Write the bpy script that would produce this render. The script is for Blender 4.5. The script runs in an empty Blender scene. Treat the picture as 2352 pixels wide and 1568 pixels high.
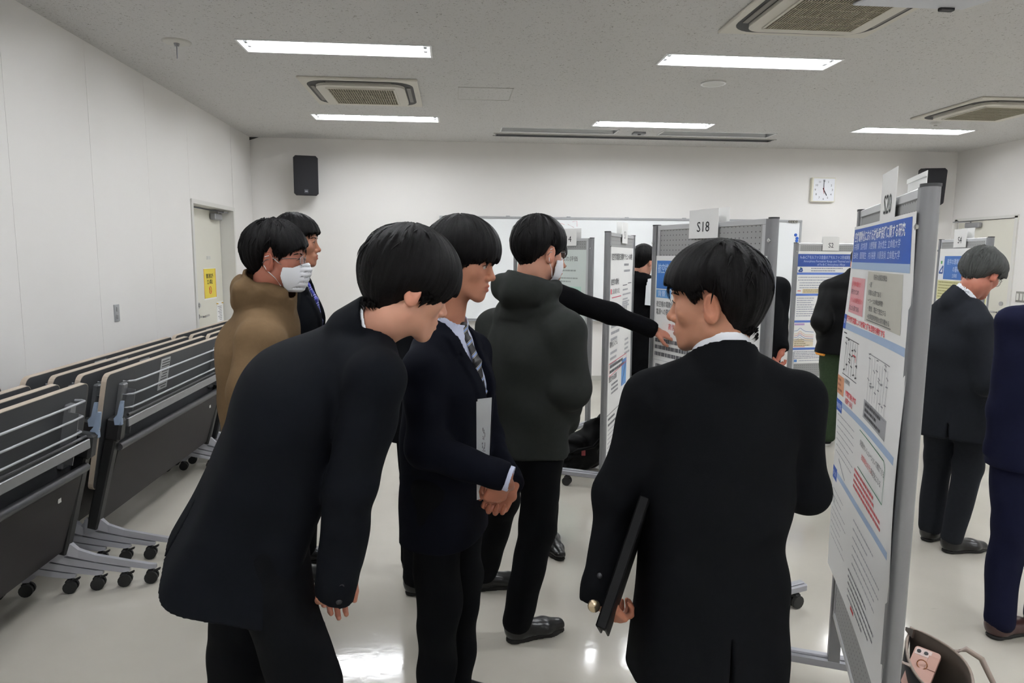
import bpy, bmesh, math, random
import numpy as np
from mathutils import Vector, Matrix

random.seed(7)
SC = bpy.context.scene
COL = SC.collection
PI = math.pi
# ------------------------------------------------------------------ camera
HC = 1.60                                   # lens height above the floor
PITCH, YAW, ROLL = math.radians(7.1), math.radians(4.9), math.radians(0.42)
FPX = 1568.0                                # focal length in pixels of a 2352 x 1568 frame (24 mm equivalent)
_f = np.array([math.sin(YAW)*math.cos(PITCH), math.cos(YAW)*math.cos(PITCH), -math.sin(PITCH)])
_r0 = np.array([math.cos(YAW), -math.sin(YAW), 0.0]); _u0 = np.cross(_r0, _f)
_r = _r0*math.cos(ROLL)+_u0*math.sin(ROLL); _u = -_r0*math.sin(ROLL)+_u0*math.cos(ROLL)
cam = bpy.data.cameras.new('camera'); camo = bpy.data.objects.new('camera', cam); COL.objects.link(camo)
cam.sensor_width = 36.0; cam.lens = 24.0; cam.clip_start = 0.05
camo.matrix_world = Matrix(((_r[0], _u[0], -_f[0], 0), (_r[1], _u[1], -_f[1], 0), (_r[2], _u[2], -_f[2], HC), (0, 0, 0, 1)))
SC.camera = camo
# ------------------------------------------------------------------ world, exposure
w = bpy.data.worlds.new('world'); SC.world = w; w.use_nodes = True
w.node_tree.nodes['Background'].inputs[0].default_value = (0.8, 0.85, 0.9, 1)
w.node_tree.nodes['Background'].inputs[1].default_value = 0.05
SC.view_settings.view_transform = 'Standard'; SC.view_settings.look = 'None'
SC.view_settings.gamma = 1.0; SC.view_settings.use_curve_mapping = False
SC.view_settings.exposure = 0.55
TUBE_POWER = 44.0                           # emission of the fluorescent tubes
SC.cycles.max_bounces = 8; SC.cycles.diffuse_bounces = 5

def _ray(px, py):
    return _f+(px-1176)/FPX*_r-(py-784)/FPX*_u
def at(px, py, Y):
    d = _ray(px, py); p = np.array([0, 0, HC])+d*(Y/d[1]); return np.array(p)
def atz(px, py, Z):
    d = _ray(px, py); return np.array([0, 0, HC])+d*((Z-HC)/d[2])
def atx(px, py, X):
    d = _ray(px, py); return np.array([0, 0, HC])+d*(X/d[0])
V3 = lambda *a: np.array(a, dtype=float)
def nrm(v):
    v = np.asarray(v, float); return v/(np.linalg.norm(v)+1e-9)

# ------------------------------------------------------------------ materials
def lin(c):
    return tuple((x/12.92 if x <= 0.04045 else ((x+0.055)/1.055)**2.4) for x in c)
def hexc(h):
    return lin(tuple(int(h[i:i+2], 16)/255 for i in (0, 2, 4)))
MATS = {}
def mat(name, col, rough=0.5, metal=0.0, spec=0.5, noise=None, bump=None, emit=None, sheen=0.0, coat=0.0, trans=0.0, alpha=1.0):
    """col is an sRGB hex. noise=(scale, amount) mottles the colour, bump=(scale, strength, distance)."""
    if name in MATS: return MATS[name]
    m = bpy.data.materials.new(name); m.use_nodes = True
    nt = m.node_tree; b = nt.nodes['Principled BSDF']
    c = hexc(col) if isinstance(col, str) else col
    b.inputs['Base Color'].default_value = (*c, 1); b.inputs['Roughness'].default_value = rough
    b.inputs['Metallic'].default_value = metal; b.inputs['Specular IOR Level'].default_value = spec
    if sheen: b.inputs['Sheen Weight'].default_value = sheen; b.inputs['Sheen Roughness'].default_value = 0.5
    if coat: b.inputs['Coat Weight'].default_value = coat
    if trans: b.inputs['Transmission Weight'].default_value = trans
    if alpha < 1: b.inputs['Alpha'].default_value = alpha
    if emit:
        b.inputs['Emission Color'].default_value = (*hexc(emit[0]), 1); b.inputs['Emission Strength'].default_value = emit[1]
    tc = nt.nodes.new('ShaderNodeTexCoord')
    if noise:
        n = nt.nodes.new('ShaderNodeTexNoise'); n.inputs['Scale'].default_value = noise[0]; n.inputs['Detail'].default_value = 5
        nt.links.new(tc.outputs['Object'], n.inputs['Vector'])
        mx = nt.nodes.new('ShaderNodeMix'); mx.data_type = 'RGBA'
        mx.inputs[6].default_value = (*[x*(1-noise[1]) for x in c], 1); mx.inputs[7].default_value = (*[min(1, x*(1+noise[1])) for x in c], 1)
        nt.links.new(n.outputs['Fac'], mx.inputs[0]); nt.links.new(mx.outputs[2], b.inputs['Base Color'])
    if bump:
        n = nt.nodes.new('ShaderNodeTexNoise'); n.inputs['Scale'].default_value = bump[0]; n.inputs['Detail'].default_value = 4
        nt.links.new(tc.outputs['Object'], n.inputs['Vector'])
        bp = nt.nodes.new('ShaderNodeBump'); bp.inputs['Strength'].default_value = bump[1]; bp.inputs['Distance'].default_value = bump[2]
        nt.links.new(n.outputs['Fac'], bp.inputs['Height']); nt.links.new(bp.outputs['Normal'], b.inputs['Normal'])
    MATS[name] = m
    return m

# ------------------------------------------------------------------ objects
def wloc(o):
    v = np.zeros(3)
    while o is not None:
        v = v+np.array(o.location); o = o.parent
    return v
def link(name, me, m=None, parent=None):
    o = bpy.data.objects.new(name, me); COL.objects.link(o)
    if m is not None:
        for x in (m if isinstance(m, (list, tuple)) else [m]): me.materials.append(x)
    if parent is not None: o.parent = parent
    return o
def tag(o, label=None, cat=None, group=None, kind=None):
    if label: o['label'] = label
    if cat: o['category'] = cat
    if group: o['group'] = group
    if kind: o['kind'] = kind
    return o
def thing(name, label, cat, loc=(0, 0, 0), group=None):
    o = bpy.data.objects.new(name, None); COL.objects.link(o); o.empty_display_size = 0.1
    o.location = tuple(float(x) for x in loc)
    return tag(o, label, cat, group)
def mesh_np(name, v, q, m, parent=None, smooth=True, world=True, mi=None):
    """numpy quads (or a list of polygons) to an object; world coordinates are made local to the parent"""
    v = np.asarray(v, np.float32)
    if parent is not None and world: v = v-wloc(parent).astype(np.float32)
    me = bpy.data.meshes.new(name)
    if isinstance(q, np.ndarray):
        k = q.shape[1]
        me.vertices.add(len(v)); me.vertices.foreach_set('co', v.ravel())
        me.loops.add(q.size); me.loops.foreach_set('vertex_index', q.astype(np.int32).ravel())
        me.polygons.add(len(q)); me.polygons.foreach_set('loop_start', np.arange(0, q.size, k, dtype=np.int32))
        me.update(calc_edges=True)
    else:
        me.from_pydata(v.tolist(), [], q); me.update()
    if mi is not None: me.polygons.foreach_set('material_index', np.asarray(mi, np.int32))
    me.polygons.foreach_set('use_smooth', np.full(len(me.polygons), smooth, dtype=bool))
    return link(name, me, m, parent)

def frame_of(d, up=(0, 0, 1)):
    d = nrm(d); up = np.asarray(up, float)
    if abs(d@up) > 0.99: up = np.array([0, 1.0, 0])
    s = nrm(np.cross(d, up)); return s, nrm(np.cross(s, d)), d

class MB:
    """collects simple shapes into one mesh"""
    def __init__(s): s.v = []; s.f = []; s.m = []; s.cur = 0; s.sm = []
    def add(s, v, f, smooth=False):
        n = len(s.v); s.v += [tuple(float(c) for c in p) for p in v]
        for q in f: s.f.append(tuple(i+n for i in q)); s.m.append(s.cur); s.sm.append(smooth)
        return s
    def box(s, c, sz, ax=None, bev=0.0):
        c = np.asarray(c, float); h = np.asarray(sz, float)/2
        X, Y, Z = (np.eye(3) if ax is None else [np.asarray(a, float) for a in ax])
        if bev > 0:
            b = min(bev, h.min()*0.95); v = []; idx = {}
            for sx in (-1, 1):
                for sy in (-1, 1):
                    for sz_ in (-1, 1):
                        for k in range(3):
                            o = h.copy(); o -= b; o[k] = h[k]
                            idx[(sx, sy, sz_, k)] = len(v)
                            v.append(c+X*sx*o[0]+Y*sy*o[1]+Z*sz_*o[2])
            f = []
            S = (-1, 1)
            for k in range(3):
                i, j = (k+1) % 3, (k+2) % 3
                for t in S:
                    def key(a, b_):
                        q = [0, 0, 0]; q[k] = t; q[i] = a; q[j] = b_; return (*q, k)
                    q = [idx[key(-1, -1)], idx[key(1, -1)], idx[key(1, 1)], idx[key(-1, 1)]]
                    f.append(q if t > 0 else q[::-1])
            for k in range(3):            # edge chamfers parallel to axis k
                i, j = (k+1) % 3, (k+2) % 3
                for a in S:
                    for b_ in S:
                        def key(t, kk):
                            q = [0, 0, 0]; q[k] = t; q[i] = a; q[j] = b_; return (*q, kk)
                        q = [idx[key(-1, i)], idx[key(-1, j)], idx[key(1, j)], idx[key(1, i)]]
                        f.append(q[::-1] if a*b_ > 0 else q)
            for sx in S:
                for sy in S:
                    for z in S:
                        q = [idx[(sx, sy, z, 0)], idx[(sx, sy, z, 1)], idx[(sx, sy, z, 2)]]
                        f.append(q if sx*sy*z > 0 else q[::-1])
            return s.add(v, f)
        v = [c+X*sx*h[0]+Y*sy*h[1]+Z*sz_*h[2] for sx in (-1, 1) for sy in (-1, 1) for sz_ in (-1, 1)]
        f = [(0, 1, 3, 2), (4, 6, 7, 5), (0, 4, 5, 1), (2, 3, 7, 6), (0, 2, 6, 4), (1, 5, 7, 3)]
        return s.add(v, f)
    def bar(s, a, b, wd, ht, up=(0, 0, 1), bev=0.0):
        a = np.asarray(a, float); b = np.asarray(b, float); x, z, y = frame_of(b-a, up)
        return s.box((a+b)/2, (wd, np.linalg.norm(b-a), ht), (x, y, z), bev)
    def cyl(s, a, b, r, n=12, r2=None, caps=True):
        a = np.asarray(a, float); b = np.asarray(b, float); r2 = r if r2 is None else r2
        x, y, _ = frame_of(b-a)
        v = []
        for p, rr in ((a, r), (b, r2)):
            for i in range(n):
                t = 2*PI*i/n; v.append(p+rr*(x*math.cos(t)+y*math.sin(t)))
        s.add(v, [(i, n+i, n+(i+1) % n, (i+1) % n) for i in range(n)], True)
        if caps: s.add(v, [tuple(range(n)), tuple(range(2*n-1, n-1, -1))])
        return s
    def tube(s, pts, r, n=8, close=False, caps=True):
        pts = [np.asarray(p, float) for p in pts]; N = len(pts); v = []
        rr = r if hasattr(r, '__len__') else [r]*N
        up = None
        for i, p in enumerate(pts):
            d = (pts[(i+1) % N]-pts[i-1]) if close else (pts[min(i+1, N-1)]-pts[max(i-1, 0)])
            d = nrm(d)
            if up is None: x, y, _ = frame_of(d)
            else:
                x = nrm(up-d*(up@d)); y = np.cross(d, x)
            up = x
            for k in range(n):
                t = 2*PI*k/n; v.append(p+rr[i]*(x*math.cos(t)+y*math.sin(t)))
        f = []
        for i in range(N if close else N-1):
            a, b = i*n, ((i+1) % N)*n
            f += [(a+k, a+(k+1) % n, b+(k+1) % n, b+k) for k in range(n)]
        s.add(v, f, True)
        if caps and not close: s.add(v, [tuple(range(n-1, -1, -1)), tuple(range((N-1)*n, N*n))])
        return s
    def lathe(s, c, prof, n=20, axis=(0, 0, 1)):
        x, y, z = frame_of(axis); c = np.asarray(c, float); v = []
        for r, h in prof:
            for i in range(n):
                t = 2*PI*i/n; v.append(c+z*h+r*(x*math.cos(t)+y*math.sin(t)))
        f = []
        for k in range(len(prof)-1):
            f += [(k*n+i, k*n+(i+1) % n, (k+1)*n+(i+1) % n, (k+1)*n+i) for i in range(n)]
        return s.add(v, f, True)
    def prism(s, poly, t, o=(0, 0, 0), X=(1, 0, 0), Y=(0, 1, 0)):
        """2-D polygon in the plane X, Y through o, thickness t along X x Y"""
        o = np.asarray(o, float); X = np.asarray(X, float); Y = np.asarray(Y, float); Z = np.cross(X, Y); n = len(poly)
        v = [o+X*a+Y*b for a, b in poly]+[o+X*a+Y*b+Z*t for a, b in poly]
        f = [tuple(range(n-1, -1, -1)), tuple(range(n, 2*n))]+[(i, (i+1) % n, n+(i+1) % n, n+i) for i in range(n)]
        return s.add(v, f)
    def quad(s, a, b, c, d): return s.add([a, b, c, d], [(0, 1, 2, 3)])
    def build(s, name, m, parent=None, world=True):
        o = mesh_np(name, np.array(s.v, float), [list(q) for q in s.f], m, parent, False, world, s.m)
        o.data.polygons.foreach_set('use_smooth', np.array(s.sm, bool))
        return o
def rrect(w_, h_, r, n=4):
    p = []
    for cx, cy, a0 in ((w_/2-r, h_/2-r, 0), (-w_/2+r, h_/2-r, 90), (-w_/2+r, -h_/2+r, 180), (w_/2-r, -h_/2+r, 270)):
        for i in range(n+1):
            a = math.radians(a0+90*i/n); p.append((cx+r*math.cos(a), cy+r*math.sin(a)))
    return p
def copy_tree(o, parent=None):
    c = o.copy(); COL.objects.link(c); c.parent = parent
    for ch in list(o.children): copy_tree(ch, c)
    return c
def text_mesh(txt, size, align='CENTER', spacing=1.0, bold=0.0, xscale=1.0):
    """flat lettering as vertices and faces in the XY plane, baseline at y = 0"""
    cu = bpy.data.curves.new('lettering', 'FONT'); cu.body = txt; cu.size = size; cu.align_x = align
    cu.space_character = spacing; cu.resolution_u = 2; cu.offset = bold; cu.fill_mode = 'FRONT'
    ob = bpy.data.objects.new('lettering', cu); COL.objects.link(ob)
    dg = bpy.context.evaluated_depsgraph_get(); ev = ob.evaluated_get(dg); me = ev.to_mesh()
    v = np.array([tuple(x.co) for x in me.vertices]).reshape(-1, 3); f = [list(p.vertices) for p in me.polygons]
    ev.to_mesh_clear(); bpy.data.objects.remove(ob); bpy.data.curves.remove(cu)
    if len(v): v[:, 0] *= xscale
    return v, f
# ------------------------------------------------------------------ surface materials
XL, XR, YB, YF, ZC = -2.44, 6.62, 8.69, -4.6, 3.0
def floor_material():
    m = bpy.data.materials.new('vinyl_floor'); m.use_nodes = True; nt = m.node_tree; b = nt.nodes['Principled BSDF']
    tc = nt.nodes.new('ShaderNodeTexCoord')
    n = nt.nodes.new('ShaderNodeTexNoise'); n.inputs['Scale'].default_value = 0.9; n.inputs['Detail'].default_value = 6
    nt.links.new(tc.outputs['Object'], n.inputs['Vector'])
    r = nt.nodes.new('ShaderNodeValToRGB'); r.color_ramp.elements[0].color = (*hexc('B7B3A8'), 1); r.color_ramp.elements[1].color = (*hexc('C9C5BA'), 1)
    r.color_ramp.elements[0].position = 0.3; r.color_ramp.elements[1].position = 0.7
    nt.links.new(n.outputs['Fac'], r.inputs[0])
    # scuffs: short dark scratches
    mp = nt.nodes.new('ShaderNodeMapping'); mp.inputs['Scale'].default_value = (3, 14, 1); mp.inputs['Rotation'].default_value = (0, 0, 0.5)
    nt.links.new(tc.outputs['Object'], mp.inputs[0])
    s = nt.nodes.new('ShaderNodeTexNoise'); s.inputs['Scale'].default_value = 2.2; s.inputs['Detail'].default_value = 8
    nt.links.new(mp.outputs[0], s.inputs['Vector'])
    sr = nt.nodes.new('ShaderNodeValToRGB'); sr.color_ramp.elements[0].position = 0.70; sr.color_ramp.elements[1].position = 0.76
    nt.links.new(s.outputs['Fac'], sr.inputs[0])
    mx = nt.nodes.new('ShaderNodeMix'); mx.data_type = 'RGBA'; mx.inputs[7].default_value = (*hexc('9A958A'), 1)
    mul = nt.nodes.new('ShaderNodeMath'); mul.operation = 'MULTIPLY'; mul.inputs[1].default_value = 0.35
    nt.links.new(sr.outputs[0], mul.inputs[0]); nt.links.new(mul.outputs[0], mx.inputs[0]); nt.links.new(r.outputs[0], mx.inputs[6])
    nt.links.new(mx.outputs[2], b.inputs['Base Color'])
    rn = nt.nodes.new('ShaderNodeTexNoise'); rn.inputs['Scale'].default_value = 5; rn.inputs['Detail'].default_value = 5
    nt.links.new(tc.outputs['Object'], rn.inputs['Vector'])
    mr = nt.nodes.new('ShaderNodeMapRange'); mr.inputs[3].default_value = 0.05; mr.inputs[4].default_value = 0.15
    nt.links.new(rn.outputs['Fac'], mr.inputs[0]); nt.links.new(mr.outputs[0], b.inputs['Roughness'])
    b.inputs['Specular IOR Level'].default_value = 0.5
    bn = nt.nodes.new('ShaderNodeTexNoise'); bn.inputs['Scale'].default_value = 28; bn.inputs['Detail'].default_value = 3
    nt.links.new(tc.outputs['Object'], bn.inputs['Vector'])
    bp = nt.nodes.new('ShaderNodeBump'); bp.inputs['Strength'].default_value = 0.09; bp.inputs['Distance'].default_value = 0.003
    nt.links.new(bn.outputs['Fac'], bp.inputs['Height']); nt.links.new(bp.outputs['Normal'], b.inputs['Normal'])
    return m
def ceiling_material():
    """rock-wool boards: short worm-like dark fissures"""
    m = bpy.data.materials.new('rock_wool_ceiling'); m.use_nodes = True; nt = m.node_tree; b = nt.nodes['Principled BSDF']
    tc = nt.nodes.new('ShaderNodeTexCoord')
    d = nt.nodes.new('ShaderNodeTexNoise'); d.inputs['Scale'].default_value = 30; nt.links.new(tc.outputs['Object'], d.inputs['Vector'])
    mv = nt.nodes.new('ShaderNodeMix'); mv.data_type = 'RGBA'; mv.inputs[0].default_value = 0.035
    nt.links.new(tc.outputs['Object'], mv.inputs[6]); nt.links.new(d.outputs['Color'], mv.inputs[7])
    v = nt.nodes.new('ShaderNodeTexNoise'); v.inputs['Scale'].default_value = 75; v.inputs['Detail'].default_value = 2; v.inputs['Distortion'].default_value = 1.2
    nt.links.new(mv.outputs[2], v.inputs['Vector'])
    r = nt.nodes.new('ShaderNodeValToRGB'); e = r.color_ramp.elements
    e[0].position = 0.31; e[0].color = (*hexc('8F8E88'), 1); e[1].position = 0.38; e[1].color = (*hexc('CDCCCA'), 1)
    nt.links.new(v.outputs['Fac'], r.inputs[0]); nt.links.new(r.outputs[0], b.inputs['Base Color'])
    b.inputs['Roughness'].default_value = 0.9; b.inputs['Specular IOR Level'].default_value = 0.15
    bp = nt.nodes.new('ShaderNodeBump'); bp.inputs['Strength'].default_value = 0.4; bp.inputs['Distance'].default_value = 0.003
    nt.links.new(v.outputs['Fac'], bp.inputs['Height']); nt.links.new(bp.outputs['Normal'], b.inputs['Normal'])
    return m
M_floor = floor_material(); M_ceil = ceiling_material()
M_wall = mat('painted_wall', 'E9E7E4', 0.72, spec=0.25, noise=(1.3, 0.02), bump=(160, 0.12, 0.002))
M_trim = mat('grey_trim', 'B9B8B2', 0.5, noise=(4, 0.03))
M_door = mat('cream_door', 'DEDCD0', 0.4, noise=(3, 0.02))
M_frame = mat('door_frame_paint', 'DAD9D4', 0.45, noise=(3, 0.02))
M_alu = mat('brushed_aluminium', 'B4B6B9', 0.38, 0.75, noise=(9, 0.05))
M_steel = mat('polished_steel', 'C6C7C9', 0.22, 1.0, noise=(14, 0.04))
M_greysteel = mat('grey_steel', '8E8F92', 0.35, 0.7, noise=(9, 0.06))
M_black = mat('black_plastic', '1B1B20', 0.5, noise=(20, 0.1))
M_white = mat('white_paper', 'F1F1EF', 0.7, noise=(6, 0.02))
M_ink = mat('black_ink', '1C1D20', 0.7, noise=(30, 0.05))
M_darkslot = mat('dark_recess', '3A3A39', 0.7, noise=(10, 0.1))

def struct(o, label=None): return tag(o, label, None, None, 'structure')
def slab(name, lo, hi, m, parent=None):
    lo = np.array(lo, float); hi = np.array(hi, float)
    o = MB().box((lo+hi)/2, hi-lo).build(name, m, parent)
    return o
T = 0.15
struct(slab('floor', (XL-T-0.3, YF-T, -T), (XR+T, YB+T, 0), M_floor), 'glossy pale beige vinyl floor')
struct(slab('wall_back', (XL-0.6, YB, 0), (XR+T, YB+T, ZC), M_wall), 'white painted back wall with the whiteboard')
struct(slab('wall_rear', (XL-0.6, YF-T, 0), (XR+T, YF, ZC), M_wall), 'white wall behind the camera')
# left wall: painted panels with hairline joints, a recessed doorway
wl = struct(bpy.data.objects.new('wall_left', None), 'white panelled wall beside the folded tables'); COL.objects.link(wl); wl.location = (XL, 4, 0)
D0, D1, DZ = 6.74, 7.93, 2.08
slab('backing', (XL-T-0.1, YF, 0), (XL-0.06, D0-0.02, ZC), M_trim, wl)
ys = [YF, -2.6, -1.05, -0.18, 0.70, 1.58, 2.45, 3.33, 4.08, 4.957, 5.83, 6.69]
for a, b in zip(ys[:-1], ys[1:]):
    slab('panel', (XL-0.06, a+0.0015, 0), (XL, b-0.0015, ZC), M_wall, wl)
slab('panel', (XL-T, 6.6915, DZ+0.03), (XL, D1+0.02, ZC), M_wall, wl)
slab('panel', (XL-T, D1+0.03, 0), (XL, YB-0.006, ZC), M_wall, wl)
slab('shadow_joint', (XL-0.02, YB-0.006, 0), (XL-0.004, YB, ZC), M_darkslot, wl)
# right wall
wr_ = struct(slab('wall_right', (XR, YF, 0), (XR+T, YB, ZC), M_wall), 'white right wall with a door')
for x, nm in ((XR-0.006, 'baseboard_right'),):
    struct(slab(nm, (XR-0.008, YF, 0), (XR, 7.60, 0.06), M_trim), 'grey baseboard on the right wall')
struct(slab('baseboard_back', (XL+0.01, YB-0.008, 0), (XR-0.01, YB, 0.06), M_trim), 'grey baseboard on the back wall')
struct(slab('baseboard_left', (XL, YF+0.01, 0), (XL+0.008, 6.68, 0.06), M_trim), 'grey baseboard on the left wall')
tag(MB().prism([(0, 0), (0.11, 0.0), (0.0, -0.035)], 0.008, (XL, YB-0.010, ZC-0.001), (1, 0, 0), (0, 0, 1)).build('corner_crack', M_darkslot, wl), 'black chipped gap in the ceiling corner')

# ---- ceiling: boards with openings for the light troughs
LX = [-0.785, 2.115, 5.03]; LYS = [7.33, 4.955, 2.58, 0.20, -2.18, -4.0][:5]
FL, FW = 1.27, 0.27
holes = [(x-FL/2, x+FL/2, y-FW/2, y+FW/2) for x in LX for y in LYS]
holes += [(0.53, 1.83, 7.66, 7.92), (2.34, 3.64, 7.66, 7.92), (0.49, 3.79, 8.05, 8.19)]
xs = sorted({XL-0.6, XR+T, *[h[0] for h in holes], *[h[1] for h in holes]}); yy = sorted({YF-T, YB+T, *[h[2] for h in holes], *[h[3] for h in holes]})
mb = MB()
for i in range(len(xs)-1):
    for j in range(len(yy)-1):
        cx, cy = (xs[i]+xs[i+1])/2, (yy[j]+yy[j+1])/2
        if any(h[0] < cx < h[1] and h[2] < cy < h[3] for h in holes): continue
        mb.quad((xs[i], yy[j], ZC), (xs[i], yy[j+1], ZC), (xs[i+1], yy[j+1], ZC), (xs[i+1], yy[j], ZC))
ceil = struct(mb.build('ceiling', M_ceil), 'grey speckled rock-wool board ceiling')
slab('roof_slab', (XL-0.6, YF-T, ZC+0.16), (XR+T, YB+T, ZC+0.3), M_trim, ceil)

# ---- door in the left wall
M_closer = mat('closer_grey', '9C9D9F', 0.4, 0.5, noise=(8, 0.05))
XD = XL-0.14
dl = struct(bpy.data.objects.new('door_1', None), 'cream recessed door in the left wall with a yellow notice'); COL.objects.link(dl); dl.location = (XL, (D0+D1)/2, 0)
slab('door_leaf', (XD-0.04, D0+0.02, 0.005), (XD, D1-0.02, DZ-0.02), M_door, dl)
mb = MB()
mb.box((XL-0.075, D0-0.02, DZ/2), (0.17, 0.045, DZ)); mb.box((XL-0.075, D1+0.01, DZ/2), (0.17, 0.04, DZ)); mb.box((XL-0.075, (D0+D1)/2, DZ+0.015), (0.17, D1-D0+0.07, 0.04))
mb.build('door_frame', M_frame, dl)
c = MB(); c.box((XD+0.035, 7.70, 2.0), (0.06, 0.22, 0.07), bev=0.008); c.bar((XD+0.06, 7.66, 2.045), (XD+0.10, 7.86, 2.052), 0.02, 0.012); c.box((XD+0.08, 7.80, 2.054), (0.05, 0.12, 0.014))
c.build('door_closer', M_closer, dl)
h = MB(); h.cyl((XD, 7.13, 0.97), (XD+0.012, 7.13, 0.97), 0.026, 16); h.cyl((XD, 7.13, 0.97), (XD+0.055, 7.13, 0.97), 0.010, 10)
h.tube([(XD+0.055, 7.13, 0.97), (XD+0.06, 7.16, 0.97), (XD+0.058, 7.22, 0.973), (XD+0.055, 7.28, 0.975)], 0.011, 8); hh = h.build('door_handle', M_steel, dl)
k = MB(); k.cyl((XD, 7.13, 1.085), (XD+0.018, 7.13, 1.085), 0.030, 18); k.cyl((XD+0.018, 7.13, 1.085), (XD+0.03, 7.13, 1.085), 0.017, 14); k.build('lock', M_steel, dl)
slab('room_plate', (XD, 7.46, 1.545), (XD+0.003, 7.56, 1.58), mat('pale_plate', 'CFCFC8', 0.5, noise=(20, 0.04)), dl)
def flat_text(txt, size, o, X, Y, m, parent, name='lettering', align='CENTER', bold=0.0, xs_=1.0, lift=0.0008, world=True):
    v, f = text_mesh(txt, size, align, 1.0, bold, xs_)
    o = np.asarray(o, float); X = nrm(X); Y = nrm(Y); N = np.cross(X, Y)
    P = o+v[:, :1]*X+v[:, 1:2]*Y+N*lift
    return mesh_np(name, P, f, m, parent, False, world)
M_yel = mat('yellow_notice', 'E0CB45', 0.55, noise=(9, 0.03)); M_org = mat('orange_border', 'D9A13A', 0.55, noise=(9, 0.04)); M_red = mat('red_print', 'D43A3C', 0.6, noise=(9, 0.04))
s = thing('door_notice', 'yellow notice sheet with black Japanese lettering taped to the cream door', 'notice', (XD+0.003, 7.52, 1.12))
slab('sheet', (XD+0.0005, 7.325, 1.125), (XD+0.0025, 7.705, 1.455), M_white, s)
slab('yellow_field', (XD+0.0025, 7.335, 1.140), (XD+0.0032, 7.695, 1.448), M_yel, s)
slab('orange_edge', (XD+0.0032, 7.335, 1.140), (XD+0.0038, 7.350, 1.448), M_org, s)
slab('orange_edge', (XD+0.0032, 7.680, 1.140), (XD+0.0038, 7.695, 1.448), M_org, s)
flat_text('関係者以外', 0.052, (XD+0.0033, 7.51, 1.352), (0, 1, 0), (0, 0, 1), M_ink, s, bold=0.001, xs_=0.8)
flat_text('立入禁止', 0.052, (XD+0.0033, 7.51, 1.292), (0, 1, 0), (0, 0, 1), M_ink, s, bold=0.001, xs_=0.8)
r = MB(); cc = np.array([XD+0.0042, 7.51, 1.222]); r.tube([cc+np.array([0, 0.033*math.cos(t), 0.038*math.sin(t)]) for t in np.linspace(0, 2*PI, 25)[:-1]], 0.003, 5, close=True)
r.bar(cc+(0, -0.022, 0.026), cc+(0, 0.022, -0.026), 0.005, 0.002, up=(1, 0, 0)); r.build('prohibition_mark', M_red, s)
s = thing('door_memo', 'small white printed memo with two yellow stickers on the cream door', 'notice', (XD+0.003, 7.79, 0.86))
slab('sheet', (XD+0.0005, 7.69, 0.86), (XD+0.002, 7.89, 1.085), M_white, s)
for yv in (7.70, 7.86):
    MB().cyl((XD+0.002, yv, 1.065), (XD+0.004, yv, 1.07), 0.016, 12).build('sticker', mat('yellow_sticker', 'E3B53C', 0.5, noise=(9, 0.04)), s)
mb = MB()
for i in range(9): mb.box((XD+0.0024, 7.79+0.01*(i % 3-1), 1.03-0.018*i), (0.0006, 0.13-0.03*(i % 3), 0.006))
tag(mb.build('print_lines', mat('grey_ink', '7F7F84', 0.7, noise=(20, 0.05)), s), kind='stuff')
# ---- door in the right wall
dr = struct(bpy.data.objects.new('door_2', None), 'cream door with overhead closer in the right wall'); COL.objects.link(dr); dr.location = (XR, 8.1, 0)
slab('door_leaf', (XR-0.006, 7.655, 0.01), (XR+0.03, 8.56, 2.09), M_door, dr)
mb = MB(); mb.box((XR-0.004, 7.625, 1.06), (0.03, 0.045, 2.12)); mb.box((XR-0.004, 8.60, 1.06), (0.03, 0.045, 2.12)); mb.box((XR-0.004, 8.11, 2.115), (0.03, 1.02, 0.035)); mb.build('door_frame', M_frame, dr)
MB().box((XR-0.008, 8.11, 2.0935), (0.006, 0.91, 0.006)).build('top_gap', M_darkslot, dr)
c = MB(); c.box((XR-0.035, 8.27, 2.035), (0.055, 0.24, 0.065), bev=0.008); c.bar((XR-0.05, 8.30, 2.075), (XR-0.09, 8.55, 2.085), 0.022, 0.012); c.bar((XR-0.09, 8.55, 2.085), (XR-0.02, 8.57, 2.10), 0.02, 0.012); c.build('door_closer', M_closer, dr)
h = MB(); h.cyl((XR-0.006, 7.735, 0.97), (XR-0.02, 7.735, 0.97), 0.027, 16); h.cyl((XR-0.006, 7.735, 0.97), (XR-0.06, 7.735, 0.97), 0.010, 10)
h.tube([(XR-0.06, 7.735, 0.97), (XR-0.062, 7.77, 0.97), (XR-0.06, 7.86, 0.972)], 0.011, 8); h.build('door_handle', M_steel, dr)
k = MB(); k.cyl((XR-0.006, 7.735, 1.075), (XR-0.022, 7.735, 1.075), 0.026, 16); k.build('lock', M_steel, dr)
# ---- switch plates
s = thing('switch_plate', 'tall grey metal switch plate on the left panelled wall', 'switch', (XL, 5.165, 1.10))
MB().box((XL+0.003, 5.165, 1.172), (0.008, 0.075, 0.125), bev=0.002).build('plate', M_alu, s)
for z in (1.145, 1.2): MB().box((XL+0.008, 5.165, z), (0.006, 0.022, 0.032), bev=0.002).build('rocker', mat('grey_rocker', '9B9C9C', 0.5, noise=(20, 0.05)), s)
s = thing('switch_plate', 'grey plate with three white rocker switches beside the right wall door', 'switch', (XR, 7.45, 1.11))
MB().box((XR-0.003, 7.455, 1.172), (0.008, 0.165, 0.125), bev=0.002).build('plate', mat('plate_grey', '8C8B86', 0.4, 0.3, noise=(9, 0.05)), s)
for yv in (7.405, 7.455, 7.505): MB().box((XR-0.009, yv, 1.172), (0.008, 0.034, 0.08), bev=0.002).build('rocker', mat('white_rocker', 'D8D7D2', 0.4, noise=(20, 0.03)), s)

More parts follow.
